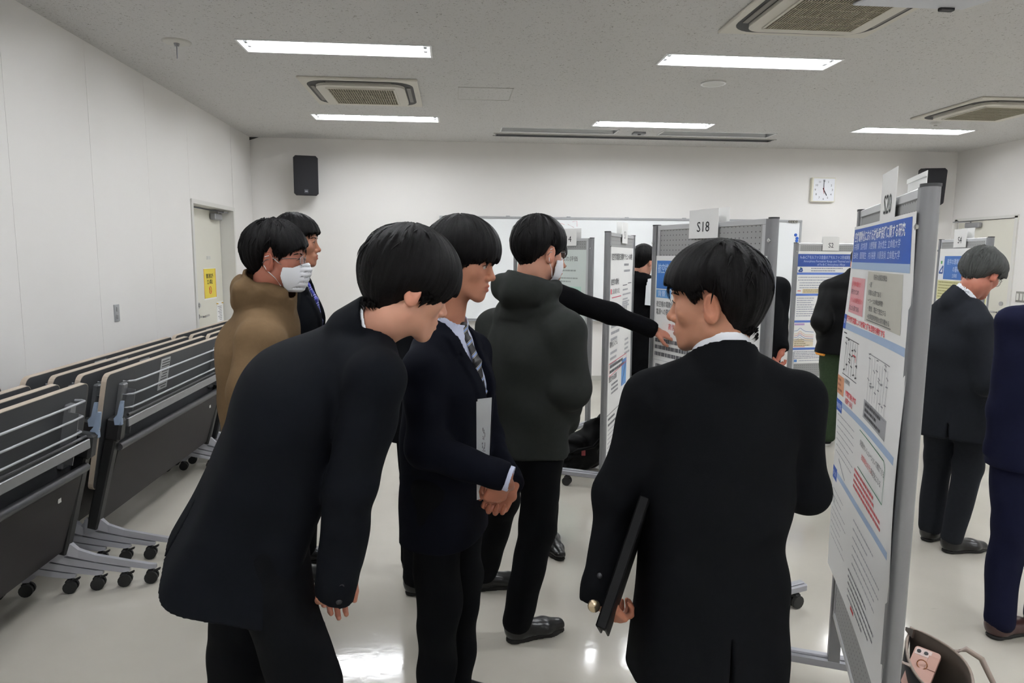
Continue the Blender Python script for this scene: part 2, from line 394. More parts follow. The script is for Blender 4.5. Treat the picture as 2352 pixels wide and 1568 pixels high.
# ------------------------------------------------------------------ ceiling fittings
M_fixw = mat('white_fixture_enamel', 'EDEEEE', 0.35, noise=(8, 0.02))
M_tube = bpy.data.materials.new('lit_fluorescent_tube'); M_tube.use_nodes = True
_b = M_tube.node_tree.nodes['Principled BSDF']; _b.inputs['Emission Color'].default_value = (0.945, 0.965, 1.0, 1); _b.inputs['Emission Strength'].default_value = TUBE_POWER
_b.inputs['Base Color'].default_value = (0.9, 0.9, 0.9, 1)
_n = M_tube.node_tree.nodes.new('ShaderNodeTexNoise'); _n.inputs['Scale'].default_value = 3
_mr = M_tube.node_tree.nodes.new('ShaderNodeMapRange'); _mr.inputs[3].default_value = TUBE_POWER*0.97; _mr.inputs[4].default_value = TUBE_POWER*1.03
M_tube.node_tree.links.new(_n.outputs['Fac'], _mr.inputs[0]); M_tube.node_tree.links.new(_mr.outputs[0], _b.inputs['Emission Strength'])
def trough(root, x, y, L, W, D, m):
    mb = MB()
    z0, z1 = ZC-0.004, ZC+D
    a = L/2; b = W/2; a2 = a-0.03; b2 = b-0.075
    mb.quad((x-a2, y-b2, z1), (x-a2, y+b2, z1), (x+a2, y+b2, z1), (x+a2, y-b2, z1))
    mb.quad((x-a, y-b, z0), (x-a2, y-b2, z1), (x+a2, y-b2, z1), (x+a, y-b, z0)); mb.quad((x+a, y+b, z0), (x+a2, y+b2, z1), (x-a2, y+b2, z1), (x-a, y+b, z0))
    mb.quad((x-a, y+b, z0), (x-a2, y+b2, z1), (x-a2, y-b2, z1), (x-a, y-b, z0)); mb.quad((x+a, y-b, z0), (x+a2, y-b2, z1), (x+a2, y+b2, z1), (x+a, y+b, z0))
    mb.build('reflector', m, root)
    rm = MB()
    for sx in (-1, 1): rm.box((x+sx*a, y, ZC-0.003), (0.014, W+0.014, 0.006)); rm.box((x, y+sx*b, ZC-0.003), (L, 0.014, 0.006))
    rm.build('rim', M_fixw, root)
places = {7.33: 'next to the back wall', 4.955: 'second row from the back wall', 2.58: 'above the bowing man', 0.20: 'above the camera', -2.18: 'at the rear of the room'}
cols_ = ['over the folded tables side', 'in the middle column', 'in the right wall column']
proto = None
for ci, x in enumerate(LX):
    for y in LYS:
        lab = 'lit recessed ceiling light '+places[y]+', '+cols_[ci]
        if proto is None:
            proto = thing('ceiling_light', lab, 'ceiling light', (x, y, ZC), 'recessed fluorescent lights')
            trough(proto, x, y, FL, FW, 0.085, M_fixw)
            for dy in (-0.045, 0.045):
                tb = MB().cyl((x-0.585, y+dy, ZC+0.032), (x+0.585, y+dy, ZC+0.032), 0.0165, 10).build('tube', M_tube, proto)
                for sx in (-1, 1): MB().box((x+sx*0.595, y+dy, ZC+0.040), (0.026, 0.04, 0.07), bev=0.004).build('lamp_holder', M_closer, tb)
        else:
            o = copy_tree(proto); o.location = (x, y, ZC); o['label'] = lab
# two unlit board lights and the slot for the projection screen
for x, lab in ((1.18, 'unlit recessed board light over the left half of the whiteboard'), (2.99, 'unlit recessed board light over the right half of the whiteboard')):
    o = thing('board_light', lab, 'ceiling light', (x, 7.79, ZC)); trough(o, x, 7.79, 1.30, 0.26, 0.10, M_alu)
    MB().cyl((x-0.58, 7.80, ZC+0.05), (x+0.58, 7.80, ZC+0.05), 0.014, 8).build('tube', M_fixw, o)
o = thing('screen_slot', 'long narrow grey slot in the ceiling for a projection screen', 'screen slot', (2.14, 8.12, ZC))
mb = MB(); mb.box((2.14, 8.19, ZC+0.03), (3.3, 0.01, 0.08)); mb.box((2.14, 8.05, ZC+0.03), (3.3, 0.01, 0.08)); mb.box((0.49, 8.12, ZC+0.03), (0.01, 0.15, 0.08)); mb.box((3.79, 8.12, ZC+0.03), (0.01, 0.15, 0.08)); mb.box((2.14, 8.12, ZC+0.075), (3.3, 0.15, 0.01)); mb.build('slot_box', M_greysteel, o)
mb = MB(); mb.box((2.14, 8.042, ZC-0.003), (3.36, 0.02, 0.008)); mb.box((2.14, 8.198, ZC-0.003), (3.36, 0.02, 0.008)); mb.build('rim', M_trim, o)
MB().cyl((0.5, 8.12, ZC+0.04), (3.78, 8.12, ZC+0.04), 0.03, 10).build('roller', mat('roller_grey', '7A7B7A', 0.6, noise=(9, 0.05)), o)
o = thing('screen_sensor', 'small grey sensor box on the ceiling beside the board lights', 'sensor', (2.09, 7.8, ZC))
MB().box((2.09, 7.80, ZC-0.012), (0.14, 0.10, 0.025), bev=0.004).build('case', M_greysteel, o); MB().cyl((2.09, 7.78, ZC-0.03), (2.09, 7.78, ZC-0.02), 0.02, 12).build('lens', M_darkslot, o)
# air conditioners
M_ac = mat('aged_cream_plastic', 'CDC9BE', 0.5, noise=(3, 0.03)); M_slot = mat('air_outlet', '2E2C2A', 0.6, noise=(9, 0.1)); M_grille = mat('return_grille', 'A39C88', 0.6, noise=(9, 0.05)); M_gd = mat('filter_dark', '6B6455', 0.8, noise=(40, 0.15)); M_vane = mat('vane_grey', '75716A', 0.5, noise=(9, 0.06))
def aircon(x, y, lab, n=28, flap=False):
    o = thing('ceiling_air_conditioner', lab, 'air conditioner', (x, y, ZC), 'ceiling cassette air conditioners')
    W = 0.95
    MB().box((x, y, ZC-0.009), (W, W, 0.02), bev=0.006).build('panel', M_ac, o)
    def ring(w1, r1, w2, r2, z, t, nm, m, par):
        p1 = rrect(w1, w1, r1, 6); p2 = rrect(w2, w2, r2, 6); n_ = len(p1); v = []
        for zz in (z, z-t):
            v += [(x+a, y+b, zz) for a, b in p1]+[(x+a, y+b, zz) for a, b in p2]
        f = []
        for i in range(n_):
            j = (i+1) % n_
            f += [(2*n_+i, 2*n_+j, 3*n_+j, 3*n_+i), (i, 2*n_+i, 2*n_+j, j)[::-1], (n_+i, n_+j, 3*n_+j, 3*n_+i)[::-1]]
        return MB().add(v, f).build(nm, m, par)
    ring(0.86, 0.16, 0.72, 0.10, ZC-0.0185, 0.0012, 'outlet_slot', M_slot, o)
    for k, (dx, dy) in enumerate(((0, 1), (0, -1), (1, 0), (-1, 0))):
        L = 0.52; c = (x+dx*0.39, y+dy*0.39, ZC-0.022)
        MB().box(c, (L if dy else 0.034, 0.034 if dy else L, 0.008), bev=0.003).build('louvre', M_vane, o)
    pts = rrect(0.72, 0.72, 0.10, 6)
    MB().prism(pts, 0.022, (x, y, ZC-0.04), (1, 0, 0), (0, 1, 0)).build('inner_panel', M_ac, o)
    MB().box((x, y, ZC-0.041), (0.54, 0.54, 0.004)).build('filter', M_gd, o)
    for i in range(n): MB().box((x-0.265+0.53*i/(n-1), y, ZC-0.0445), (0.007, 0.54, 0.006)).build('grille_slat', M_grille, o)
    for i in range(6): MB().box((x, y-0.27+0.108*i, ZC-0.046), (0.54, 0.006, 0.005)).build('grille_bar', M_grille, o)
    mb = MB()
    for s_ in (-1, 1): mb.box((x, y+s_*0.275, ZC-0.044), (0.56, 0.012, 0.008)); mb.box((x+s_*0.275, y, ZC-0.044), (0.012, 0.56, 0.008))
    mb.build('grille_frame', M_ac, o)
    return o
aircon(-0.76, 6.19, 'cream ceiling cassette air conditioner between the two lights over the folded tables side')
a1 = aircon(2.11, 3.84, 'cream ceiling cassette air conditioner with a white draught guard hung under it', 34)
aircon(5.02, 6.21, 'cream ceiling cassette air conditioner near the right wall', 24)
g = thing('draught_guard', 'white plastic draught guard hanging under the cassette air conditioner', 'draught guard', (2.40, 3.45, ZC-0.11))
MB().box((2.42, 3.52, ZC-0.075), (0.62, 0.26, 0.016), (nrm((1, 0, 0.0)), nrm((0, 1, 0.12)), nrm((0, -0.12, 1))), bev=0.006).build('guard_panel', mat('guard_white', 'C9CCD2', 0.4, noise=(5, 0.03)), g)
mb = MB()
for xx in (2.2, 2.66): mb.bar((xx, 3.56, ZC-0.07), (xx, 3.56, ZC-0.02), 0.03, 0.02)
mb.build('hanger', M_closer, g); MB().box((2.62, 3.62, ZC-0.078), (0.08, 0.03, 0.02), bev=0.004).build('clip', M_black, g)
# sprinkler, smoke detector plate, hatch
o = thing('sprinkler', 'sprinkler head with a round plate and thin stem under the ceiling', 'sprinkler', (-1.83, 4.92, ZC))
MB().lathe((-1.83, 4.92, ZC-0.012), [(0.0, 0.0), (0.075, 0.0), (0.09, 0.006), (0.092, 0.012)], 24).build('cover_plate', mat('plate_cream', 'C9C7C0', 0.5, noise=(9, 0.03)), o)
mb = MB(); mb.lathe((-1.83, 4.92, ZC-0.03), [(0.0, 0), (0.014, 0), (0.02, 0.02)], 12); mb.cyl((-1.83, 4.92, ZC-0.11), (-1.83, 4.92, ZC-0.02), 0.004, 8); mb.build('stem', M_greysteel, o)
o = thing('smoke_detector', 'flat round white detector disc on the ceiling behind the middle light', 'smoke detector', (2.09, 5.56, ZC))
MB().lathe((2.09, 5.56, ZC-0.012), [(0.0, 0.004), (0.07, 0.004), (0.085, 0.0), (0.098, 0.004), (0.10, 0.012)], 28).build('disc', mat('disc_white', 'CFCFCB', 0.5, noise=(9, 0.03)), o)
MB().lathe((2.09, 5.56, ZC-0.0135), [(0.085, 0.001), (0.092, 0.0), (0.1, 0.001)], 28).build('rim', M_fixw, o)
o = thing('smoke_detector', 'small round detector on the ceiling near the right wall air conditioner', 'smoke detector', (4.95, 6.86, ZC))
MB().lathe((4.95, 6.86, ZC-0.03), [(0.0, 0.0), (0.03, 0.0), (0.05, 0.012), (0.055, 0.03)], 20).build('body', mat('disc_white', 'CFCFCB'), o); MB().cyl((4.95, 6.86, ZC-0.036), (4.95, 6.86, ZC-0.03), 0.018, 12).build('cap', M_trim, o)
o = thing('access_hatch', 'square access hatch outlined in the ceiling beside the air conditioner', 'hatch', (0.275, 6.155, ZC))
MB().box((0.275, 6.155, ZC-0.001), (0.45, 0.43, 0.003)).build('lid', M_ceil, o)
mb = MB()
for s_ in (-1, 1): mb.box((0.275+s_*0.23, 6.155, ZC-0.002), (0.008, 0.45, 0.005)); mb.box((0.275, 6.155+s_*0.222, ZC-0.002), (0.46, 0.006, 0.005))
mb.build('rim', M_trim, o)
# ------------------------------------------------------------------ back wall fittings
M_spk = mat('speaker_black', '1D1B24', 0.55, noise=(30, 0.1), bump=(300, 0.2, 0.001))
def speaker(xc, zc, yawd, lab):
    o = thing('wall_speaker', lab, 'speaker', (xc, YB-0.15, zc-0.25), 'black wall speakers')
    a = math.radians(yawd); X = V3(math.cos(a), math.sin(a), 0); N = V3(math.sin(a), -math.cos(a), 0); N = nrm(N+V3(0, 0, -0.10)); Z = nrm(np.cross(X, -N)); Z = Z if Z[2] > 0 else -Z
    c = V3(xc, YB-0.20, zc)
    MB().box(c, (0.28, 0.20, 0.46), (X, -N, Z), bev=0.025).build('cabinet', M_spk, o)
    pl = [(a_*1.0, b_) for a_, b_ in rrect(0.262, 0.44, 0.03, 5)]
    MB().prism(pl, 0.012, c+N*0.098, X, Z).build('grille', mat('speaker_grille', '141319', 0.75, noise=(60, 0.2), bump=(500, 0.4, 0.001)), o)
    MB().box(c+N*0.112-Z*0.178, (0.045, 0.003, 0.045), (X, -N, Z)).build('badge', mat('badge_grey', '55555C', 0.4, 0.5, noise=(20, 0.05)), o)
    MB().box(c+N*0.1142-Z*0.178, (0.03, 0.001, 0.008), (X, -N, Z)).build('emblem', mat('badge_print', 'C9CAD0', 0.4, noise=(9, 0.02)), o)
    mb = MB(); mb.box((xc, YB-0.01, zc), (0.12, 0.02, 0.16)); mb.bar((xc, YB-0.01, zc), c-N*0.06, 0.04, 0.04); mb.build('bracket', M_black, o)
speaker(-1.75, 2.535, 12, 'black wall speaker high on the back wall above the khaki jacket')
speaker(6.13, 2.53, -14, 'black wall speaker near the right corner, half hidden by the nearest poster board')
# clock
o = thing('wall_clock', 'square white wall clock showing five, with black numerals', 'clock', (4.77, YB-0.03, 2.32))
cx, cz = 4.775, 2.485
MB().box((cx, YB-0.025, cz), (0.32, 0.05, 0.31), bev=0.006).build('case', mat('clock_cream', 'E3E0CF', 0.4, noise=(5, 0.02)), o)
MB().box((cx+0.004, YB-0.051, cz), (0.285, 0.003, 0.285)).build('dial', mat('dial_white', 'E9EBF0', 0.4, noise=(5, 0.01)), o)
for hr in range(1, 13):
    a = math.radians(90-30*hr); flat_text(str(hr), 0.036, (cx+0.115*math.cos(a), YB-0.0535, cz+0.115*math.sin(a)-0.013), (1, 0, 0), (0, 0, 1), M_ink, o, 'numeral')
def hand(ang, L, wd, nm, z, m):
    a = math.radians(90-ang); d = V3(math.cos(a), 0, math.sin(a)); MB().bar(V3(cx, YB-z, cz)-d*0.025, V3(cx, YB-z, cz)+d*L, wd, 0.002, up=(0, 1, 0)).build(nm, m, o)
hand(150, 0.085, 0.010, 'hour_hand', 0.055, M_ink); hand(359, 0.125, 0.006, 'minute_hand', 0.057, M_ink); hand(176, 0.05, 0.003, 'second_hand', 0.059, M_red)
# whiteboard
M_wb = mat('whiteboard_enamel', 'F6F9FA', 0.3, spec=0.3, noise=(2, 0.01)); x0, x1, zt, zb = -0.16, 4.51, 2.082, 0.80
o = thing('whiteboard', 'long white enamel board with an aluminium frame on the back wall', 'whiteboard', ((x0+x1)/2, YB-0.02, zb))
MB().box(((x0+x1)/2, YB-0.012, (zt+zb)/2), (x1-x0, 0.02, zt-zb)).build('writing_surface', M_wb, o)
for zz in (zt, zb): MB().box(((x0+x1)/2, YB-0.015, zz), (x1-x0+0.03, 0.035, 0.028), bev=0.004).build('frame_rail', M_alu, o)
for xx in (x0, x1): MB().box((xx, YB-0.015, (zt+zb)/2), (0.028, 0.035, zt-zb), bev=0.004).build('frame_rail', M_alu, o)
MB().box(((x0+x1)/2, YB-0.05, zb-0.01), (x1-x0-0.3, 0.07, 0.012), bev=0.004).build('pen_tray', M_alu, o)
for xx in (0.68, 1.45, 2.2, 2.95): MB().box((xx, YB-0.018, zt+0.018), (0.05, 0.02, 0.012), bev=0.003).build('clip', M_alu, o)
mb = MB(); rr = random.Random(3)
for i in range(16):     # faint column of blue-grey handwriting
    z = 1.97-0.038*i; xx = 2.68+rr.uniform(-.02, .02)
    for k_ in range(3):
        a = rr.uniform(0, PI); p = V3(xx+rr.uniform(-.03, .03), YB-0.0235, z); q = p+V3(math.cos(a), 0, math.sin(a))*0.022
        mb.bar(p, q, 0.003, 0.001, up=(0, 1, 0))
tag(mb.build('handwriting', mat('pale_marker', 'A9B6C8', 0.6, noise=(9, 0.03)), o), kind='stuff')
mb = MB()
for pts in ([(1.30, 2.0), (1.36, 2.02), (1.40, 2.0)], [(1.44, 2.01), (1.52, 1.97)], [(1.50, 2.04), (1.56, 2.05), (1.56, 1.98)]):
    mb.tube([V3(a, YB-0.0235, b) for a, b in pts], 0.0025, 4)
mb.build('marker_scribble', mat('pale_red_marker', 'E0A9B4', 0.6, noise=(9, 0.03)), o)
M_mag = mat('blue_magnet', '2F62BF', 0.35, noise=(9, 0.05)); M_gm = mat('grey_magnet', '7C7A72', 0.4, noise=(9, 0.1))
for k_, (xx, zz) in enumerate(((4.447, 1.905), (4.468, 1.862), (4.466, 1.829))):
    g = thing('board_magnet', ['upper round blue magnet at the right end of the whiteboard', 'middle round blue magnet at the right end of the whiteboard', 'lowest round blue magnet at the right end of the whiteboard'][k_], 'magnet', (xx, YB-0.03, zz), 'blue magnets')
    MB().lathe((xx, YB-0.022, zz), [(0.02, 0), (0.02, 0.006), (0.016, 0.010)], 14, (0, -1, 0)).build('rim', M_mag, g); MB().cyl((xx, YB-0.031, zz), (xx, YB-0.034, zz), 0.016, 14).build('cap', M_mag, g)
for side, xa, lab in ((0, -0.11, 'grey disc magnet in the row at the left top corner of the whiteboard'), (1, 4.35, 'grey disc magnet in the row at the right top corner of the whiteboard')):
    for i in range(5 if side == 0 else 4):
        xx = xa+0.032*i
        g = thing('board_magnet', lab, 'magnet', (xx, YB-0.035, zt-0.02), 'grey magnets '+('left' if side == 0 else 'right'))
        MB().lathe((xx, YB-0.033, zt-0.006), [(0.0165, 0), (0.0165, 0.006), (0.013, 0.012)], 12, (0, -1, 0)).build('rim', M_gm, g); MB().cyl((xx, YB-0.045, zt-0.006), (xx, YB-0.048, zt-0.006), 0.012, 12).build('cap', M_gm, g)
# ------------------------------------------------------------------ implicit surfaces for figures, meshed with surface nets
F32 = np.float32
def A_(v): return np.asarray(v, F32)
def rc(a, b, ra, rb):
    """round cone"""
    a = A_(a); b = A_(b); ab = b-a; L = float(ab@ab)+1e-9
    def f(P):
        t = np.clip((P-a)@ab/F32(L), 0, 1); q = P-a-t[:, None]*ab
        return np.sqrt((q*q).sum(1))-(F32(ra)+t*F32(rb-ra))
    return f
def ec(a, b, wa, da, wb, db, xd, n=2):
    """capsule with an elliptic section: half width along xd, half depth across"""
    a = A_(a); b = A_(b); ab = b-a; L = math.sqrt(float(ab@ab))+1e-9; z = ab/F32(L); xd = A_(xd); xd = xd-z*(xd@z); xd = xd/np.linalg.norm(xd); yd = np.cross(z, xd).astype(F32)
    def f(P):
        q = P-a; s = q@z; t = np.clip(s/F32(L), 0, 1); e = s-t*F32(L)
        w_ = F32(wa)+t*F32(wb-wa); d_ = F32(da)+t*F32(db-da); mn = np.minimum(w_, d_)
        if n != 2: return ((np.abs(q@xd/w_)**n+np.abs(q@yd/d_)**n+np.abs(e/mn)**n)**F32(1/n)-1)*mn
        return (np.sqrt((q@xd/w_)**2+(q@yd/d_)**2+(e/mn)**2)-1)*mn
    return f
def el(c, r, R=None):
    c = A_(c); r = A_(r); mn = float(r.min())
    def f(P):
        q = P-c
        if R is not None: q = q@A_(R)
        q = q/r; return (np.sqrt((q*q).sum(1))-1)*F32(mn)
    return f
def sp(c, r): return rc(c, np.asarray(c)+np.array([0, 0, 1e-5]), r, r)
def hp(p, n):
    """half space, negative behind the plane through p with outward normal n"""
    p = A_(p); n = A_(nrm(n))
    return lambda P: (P-p)@n
def smin(a, b, k):
    if k <= 0: return np.minimum(a, b)
    h = np.maximum(F32(k)-np.abs(a-b), 0)/F32(k); return np.minimum(a, b)-h*h*F32(k*0.25)
def smax(a, b, k): return -smin(-a, -b, k)
def U(*items):
    """smooth union of (function, k) pairs, in order"""
    def f(P):
        d = None
        for it in items:
            g, k = it if isinstance(it, tuple) else (it, 0.02)
            e = g(P); d = e if d is None else smin(d, e, k)
        return d
    return f
def CUT(f, *gs, k=0.0): return lambda P: (lambda d: [d := smax(d, g(P), k) for g in gs][-1])(f(P))
def SUB(f, g, k=0.005): return lambda P: smax(f(P), -g(P), k)
def wob(f, amp, wl, seed=0, n=5):
    """soft random folds"""
    r = np.random.RandomState(seed); K = r.randn(n, 3); K = (K/np.linalg.norm(K, axis=1)[:, None]*(2*PI/wl)*r.uniform(0.6, 1.6, (n, 1))).astype(F32); ph = r.uniform(0, 6.28, n).astype(F32)
    return lambda P: f(P)+F32(amp/n*1.6)*np.sin(P@K.T+ph).sum(1)
def nets(f, lo, hi, h):
    """mesh f = 0 inside the box lo..hi with cell size h (surface nets, sparse blocks)"""
    lo = np.asarray(lo, float)-2*h; hi = np.asarray(hi, float)+2*h; B = 8
    nb = np.maximum(np.ceil((hi-lo)/(h*B)).astype(int), 1); n = nb*B+1
    g = np.stack(np.meshgrid(*[np.arange(k) for k in nb], indexing='ij'), -1).reshape(-1, 3)
    cen = (lo+(g+0.5)*B*h).astype(F32); dc = f(cen)
    rad = h*B*0.5*1.7321*1.25+0.004
    V = np.empty(n, F32)
    sgn = dc.reshape(nb); V[:-1, :-1, :-1] = np.repeat(np.repeat(np.repeat(np.sign(sgn), B, 0), B, 1), B, 2)
    V[-1] = 1; V[:, -1] = 1; V[:, :, -1] = 1
    act = g[np.abs(dc) < rad]
    off = np.stack(np.meshgrid(*[np.arange(B)]*3, indexing='ij'), -1).reshape(-1, 3)
    for s in range(0, len(act), 400):
        ii = (act[s:s+400, None]*B+off[None]).reshape(-1, 3); P = (lo+ii*h).astype(F32)
        V[ii[:, 0], ii[:, 1], ii[:, 2]] = f(P)
    V[0] = np.abs(V[0])+1e-4; V[:, 0] = np.abs(V[:, 0])+1e-4; V[:, :, 0] = np.abs(V[:, :, 0])+1e-4
    S = (V < 0); sh = [(i, j, k) for i in (0, 1) for j in (0, 1) for k in (0, 1)]
    N = n-1
    cnt = np.zeros(N, np.uint8)
    for i, j, k in sh: cnt += S[i:i+N[0], j:j+N[1], k:k+N[2]]
    ac = np.argwhere((cnt > 0) & (cnt < 8))
    if len(ac) == 0: return np.zeros((0, 3)), np.zeros((0, 4), int)
    idm = np.full(N, -1, np.int32); idm[ac[:, 0], ac[:, 1], ac[:, 2]] = np.arange(len(ac))
    cv = np.stack([V[ac[:, 0]+i, ac[:, 1]+j, ac[:, 2]+k] for i, j, k in sh], 1)
    acc = np.zeros((len(ac), 3)); num = np.zeros(len(ac))
    for a in range(8):
        for b in range(a+1, 8):
            da = np.array(sh[a]); db = np.array(sh[b])
            if np.abs(da-db).sum() != 1: continue
            va, vb = cv[:, a], cv[:, b]; m = (va < 0) != (vb < 0)
            t = np.where(m, va/np.where(m, va-vb, 1), 0)
            acc += np.where(m[:, None], da+t[:, None]*(db-da), 0); num += m
    verts = lo+(ac+acc/num[:, None])*h
    quads = []
    for ax in range(3):
        sl0 = [slice(None)]*3; sl1 = [slice(None)]*3; sl0[ax] = slice(0, -1); sl1[ax] = slice(1, None)
        e = np.argwhere(S[tuple(sl0)] != S[tuple(sl1)])
        o1, o2 = (ax+1) % 3, (ax+2) % 3
        e = e[(e[:, o1] > 0) & (e[:, o2] > 0) & (e[:, o1] < N[o1]) & (e[:, o2] < N[o2])]
        ins = S[e[:, 0], e[:, 1], e[:, 2]]
        def cid(d1, d2):
            c = e.copy(); c[:, o1] -= d1; c[:, o2] -= d2; return idm[c[:, 0], c[:, 1], c[:, 2]]
        q = np.stack([cid(1, 1), cid(0, 1), cid(0, 0), cid(1, 0)], 1)
        q[~ins] = q[~ins][:, ::-1]; quads.append(q)
    Q = np.concatenate(quads); Q = Q[(Q >= 0).all(1)]
    return verts, Q
def bbox(pts, m):
    p = np.array(pts); return p.min(0)-m, p.max(0)+m
def join_np(parts):
    vs, qs, o = [], [], 0
    for v, q in parts:
        vs.append(v); qs.append(q+o); o += len(v)
    return np.concatenate(vs), np.concatenate(qs)
def set_attr(o, name, vals):
    a = o.data.attributes.new(name, 'FLOAT_COLOR', 'POINT'); c = np.ones((len(vals), 4), F32); c[:, :3] = vals; a.data.foreach_set('color', c.ravel())

# ------------------------------------------------------------------ materials of people
def skin_material(name, col, lip):
    m = bpy.data.materials.new(name); m.use_nodes = True; nt = m.node_tree; b = nt.nodes['Principled BSDF']
    at_ = nt.nodes.new('ShaderNodeAttribute'); at_.attribute_name = 'tone'
    tc = nt.nodes.new('ShaderNodeTexCoord'); n = nt.nodes.new('ShaderNodeTexNoise'); n.inputs['Scale'].default_value = 35; n.inputs['Detail'].default_value = 6
    nt.links.new(tc.outputs['Object'], n.inputs['Vector'])
    mx = nt.nodes.new('ShaderNodeMix'); mx.data_type = 'RGBA'; c = hexc(col)
    mx.inputs[6].default_value = (*[x*0.93 for x in c], 1); mx.inputs[7].default_value = (c[0]*1.05, c[1]*1.05, c[2]*1.05, 1); nt.links.new(n.outputs['Fac'], mx.inputs[0])
    mu = nt.nodes.new('ShaderNodeMix'); mu.data_type = 'RGBA'; mu.blend_type = 'MULTIPLY'; mu.inputs[0].default_value = 1
    nt.links.new(mx.outputs[2], mu.inputs[6]); nt.links.new(at_.outputs['Color'], mu.inputs[7]); nt.links.new(mu.outputs[2], b.inputs['Base Color'])
    b.inputs['Roughness'].default_value = 0.52; b.inputs['Specular IOR Level'].default_value = 0.35
    b.inputs['Subsurface Weight'].default_value = 0.12; b.inputs['Subsurface Radius'].default_value = (0.01, 0.004, 0.002); b.inputs['Subsurface Scale'].default_value = 0.6
    return m
def hair_material(name, c0, c1):
    """fine strands that run away from the crown (attribute 'flow' = azimuth, height)"""
    m = bpy.data.materials.new(name); m.use_nodes = True; nt = m.node_tree; b = nt.nodes['Principled BSDF']
    at_ = nt.nodes.new('ShaderNodeAttribute'); at_.attribute_name = 'flow'
    mp = nt.nodes.new('ShaderNodeMapping'); mp.inputs['Scale'].default_value = (1, 0.05, 1); nt.links.new(at_.outputs['Vector'], mp.inputs[0])
    n = nt.nodes.new('ShaderNodeTexNoise'); n.inputs['Scale'].default_value = 60; n.inputs['Detail'].default_value = 5; n.inputs['Roughness'].default_value = 0.7
    nt.links.new(mp.outputs[0], n.inputs['Vector'])
    mx = nt.nodes.new('ShaderNodeMix'); mx.data_type = 'RGBA'; mx.inputs[6].default_value = (*hexc(c0), 1); mx.inputs[7].default_value = (*hexc(c1), 1)
    r = nt.nodes.new('ShaderNodeMapRange'); r.inputs[1].default_value = 0.35; r.inputs[2].default_value = 0.65; nt.links.new(n.outputs['Fac'], r.inputs[0]); nt.links.new(r.outputs[0], mx.inputs[0])
    nt.links.new(mx.outputs[2], b.inputs['Base Color'])
    b.inputs['Roughness'].default_value = 0.5; b.inputs['Specular IOR Level'].default_value = 0.13
    bp = nt.nodes.new('ShaderNodeBump'); bp.inputs['Strength'].default_value = 0.7; bp.inputs['Distance'].default_value = 0.004
    nt.links.new(n.outputs['Fac'], bp.inputs['Height']); nt.links.new(bp.outputs['Normal'], b.inputs['Normal'])
    return m
def cloth(name, col, rough=0.85, weave=900, bump=0.25, sheen=0.0, var=0.12):
    return mat(name, col, rough, spec=0.08, noise=(60, var), bump=(weave, bump, 0.0012), sheen=sheen)
SKIN = {k: skin_material('skin_'+k, c, None) for k, c in dict(fair='C2907A', tan='B07E66', warm='AC775F', ruddy='A66A57').items()}
HAIR = dict(black=hair_material('black_hair', '050405', '0D0B0C'), brown=hair_material('dark_brown_hair', '080606', '15110F'), grey=hair_material('grey_hair', '191A1A', '5C5E5C'))
M_shirt = cloth('white_shirt_cotton', 'E9ECF2', 0.75, 700, 0.1, 0.1, 0.02); M_shirtblue = cloth('pale_blue_shirt', 'C9CFE6', 0.75, 700, 0.1, 0.1, 0.02)
M_shoe = mat('black_shoe_leather', '0D0D0E', 0.28, noise=(30, 0.15), bump=(120, 0.1, 0.001)); M_sole = mat('shoe_sole_rubber', '141312', 0.7, noise=(20, 0.1))
M_mask = cloth('white_mask_fabric', 'E6E8EC', 0.8, 500, 0.15, 0.1, 0.02)
M_lens = bpy.data.materials.new('spectacle_lens'); M_lens.use_nodes = True
_b = M_lens.node_tree.nodes['Principled BSDF']; _b.inputs['Base Color'].default_value = (0.9, 0.93, 0.95, 1); _b.inputs['Roughness'].default_value = 0.03; _b.inputs['Alpha'].default_value = 0.18
_n = M_lens.node_tree.nodes.new('ShaderNodeTexNoise'); _mr = M_lens.node_tree.nodes.new('ShaderNodeMapRange'); _mr.inputs[3].default_value = 0.15; _mr.inputs[4].default_value = 0.2
M_lens.node_tree.links.new(_n.outputs['Fac'], _mr.inputs[0]); M_lens.node_tree.links.new(_mr.outputs[0], _b.inputs['Alpha'])
M_eye = mat('eye_white', 'B3ADA6', 0.25, noise=(30, 0.03)); M_iris = mat('dark_iris', '1A100C', 0.2, noise=(60, 0.2)); M_lash = mat('lash_dark', '1A1312', 0.6, noise=(60, 0.2))

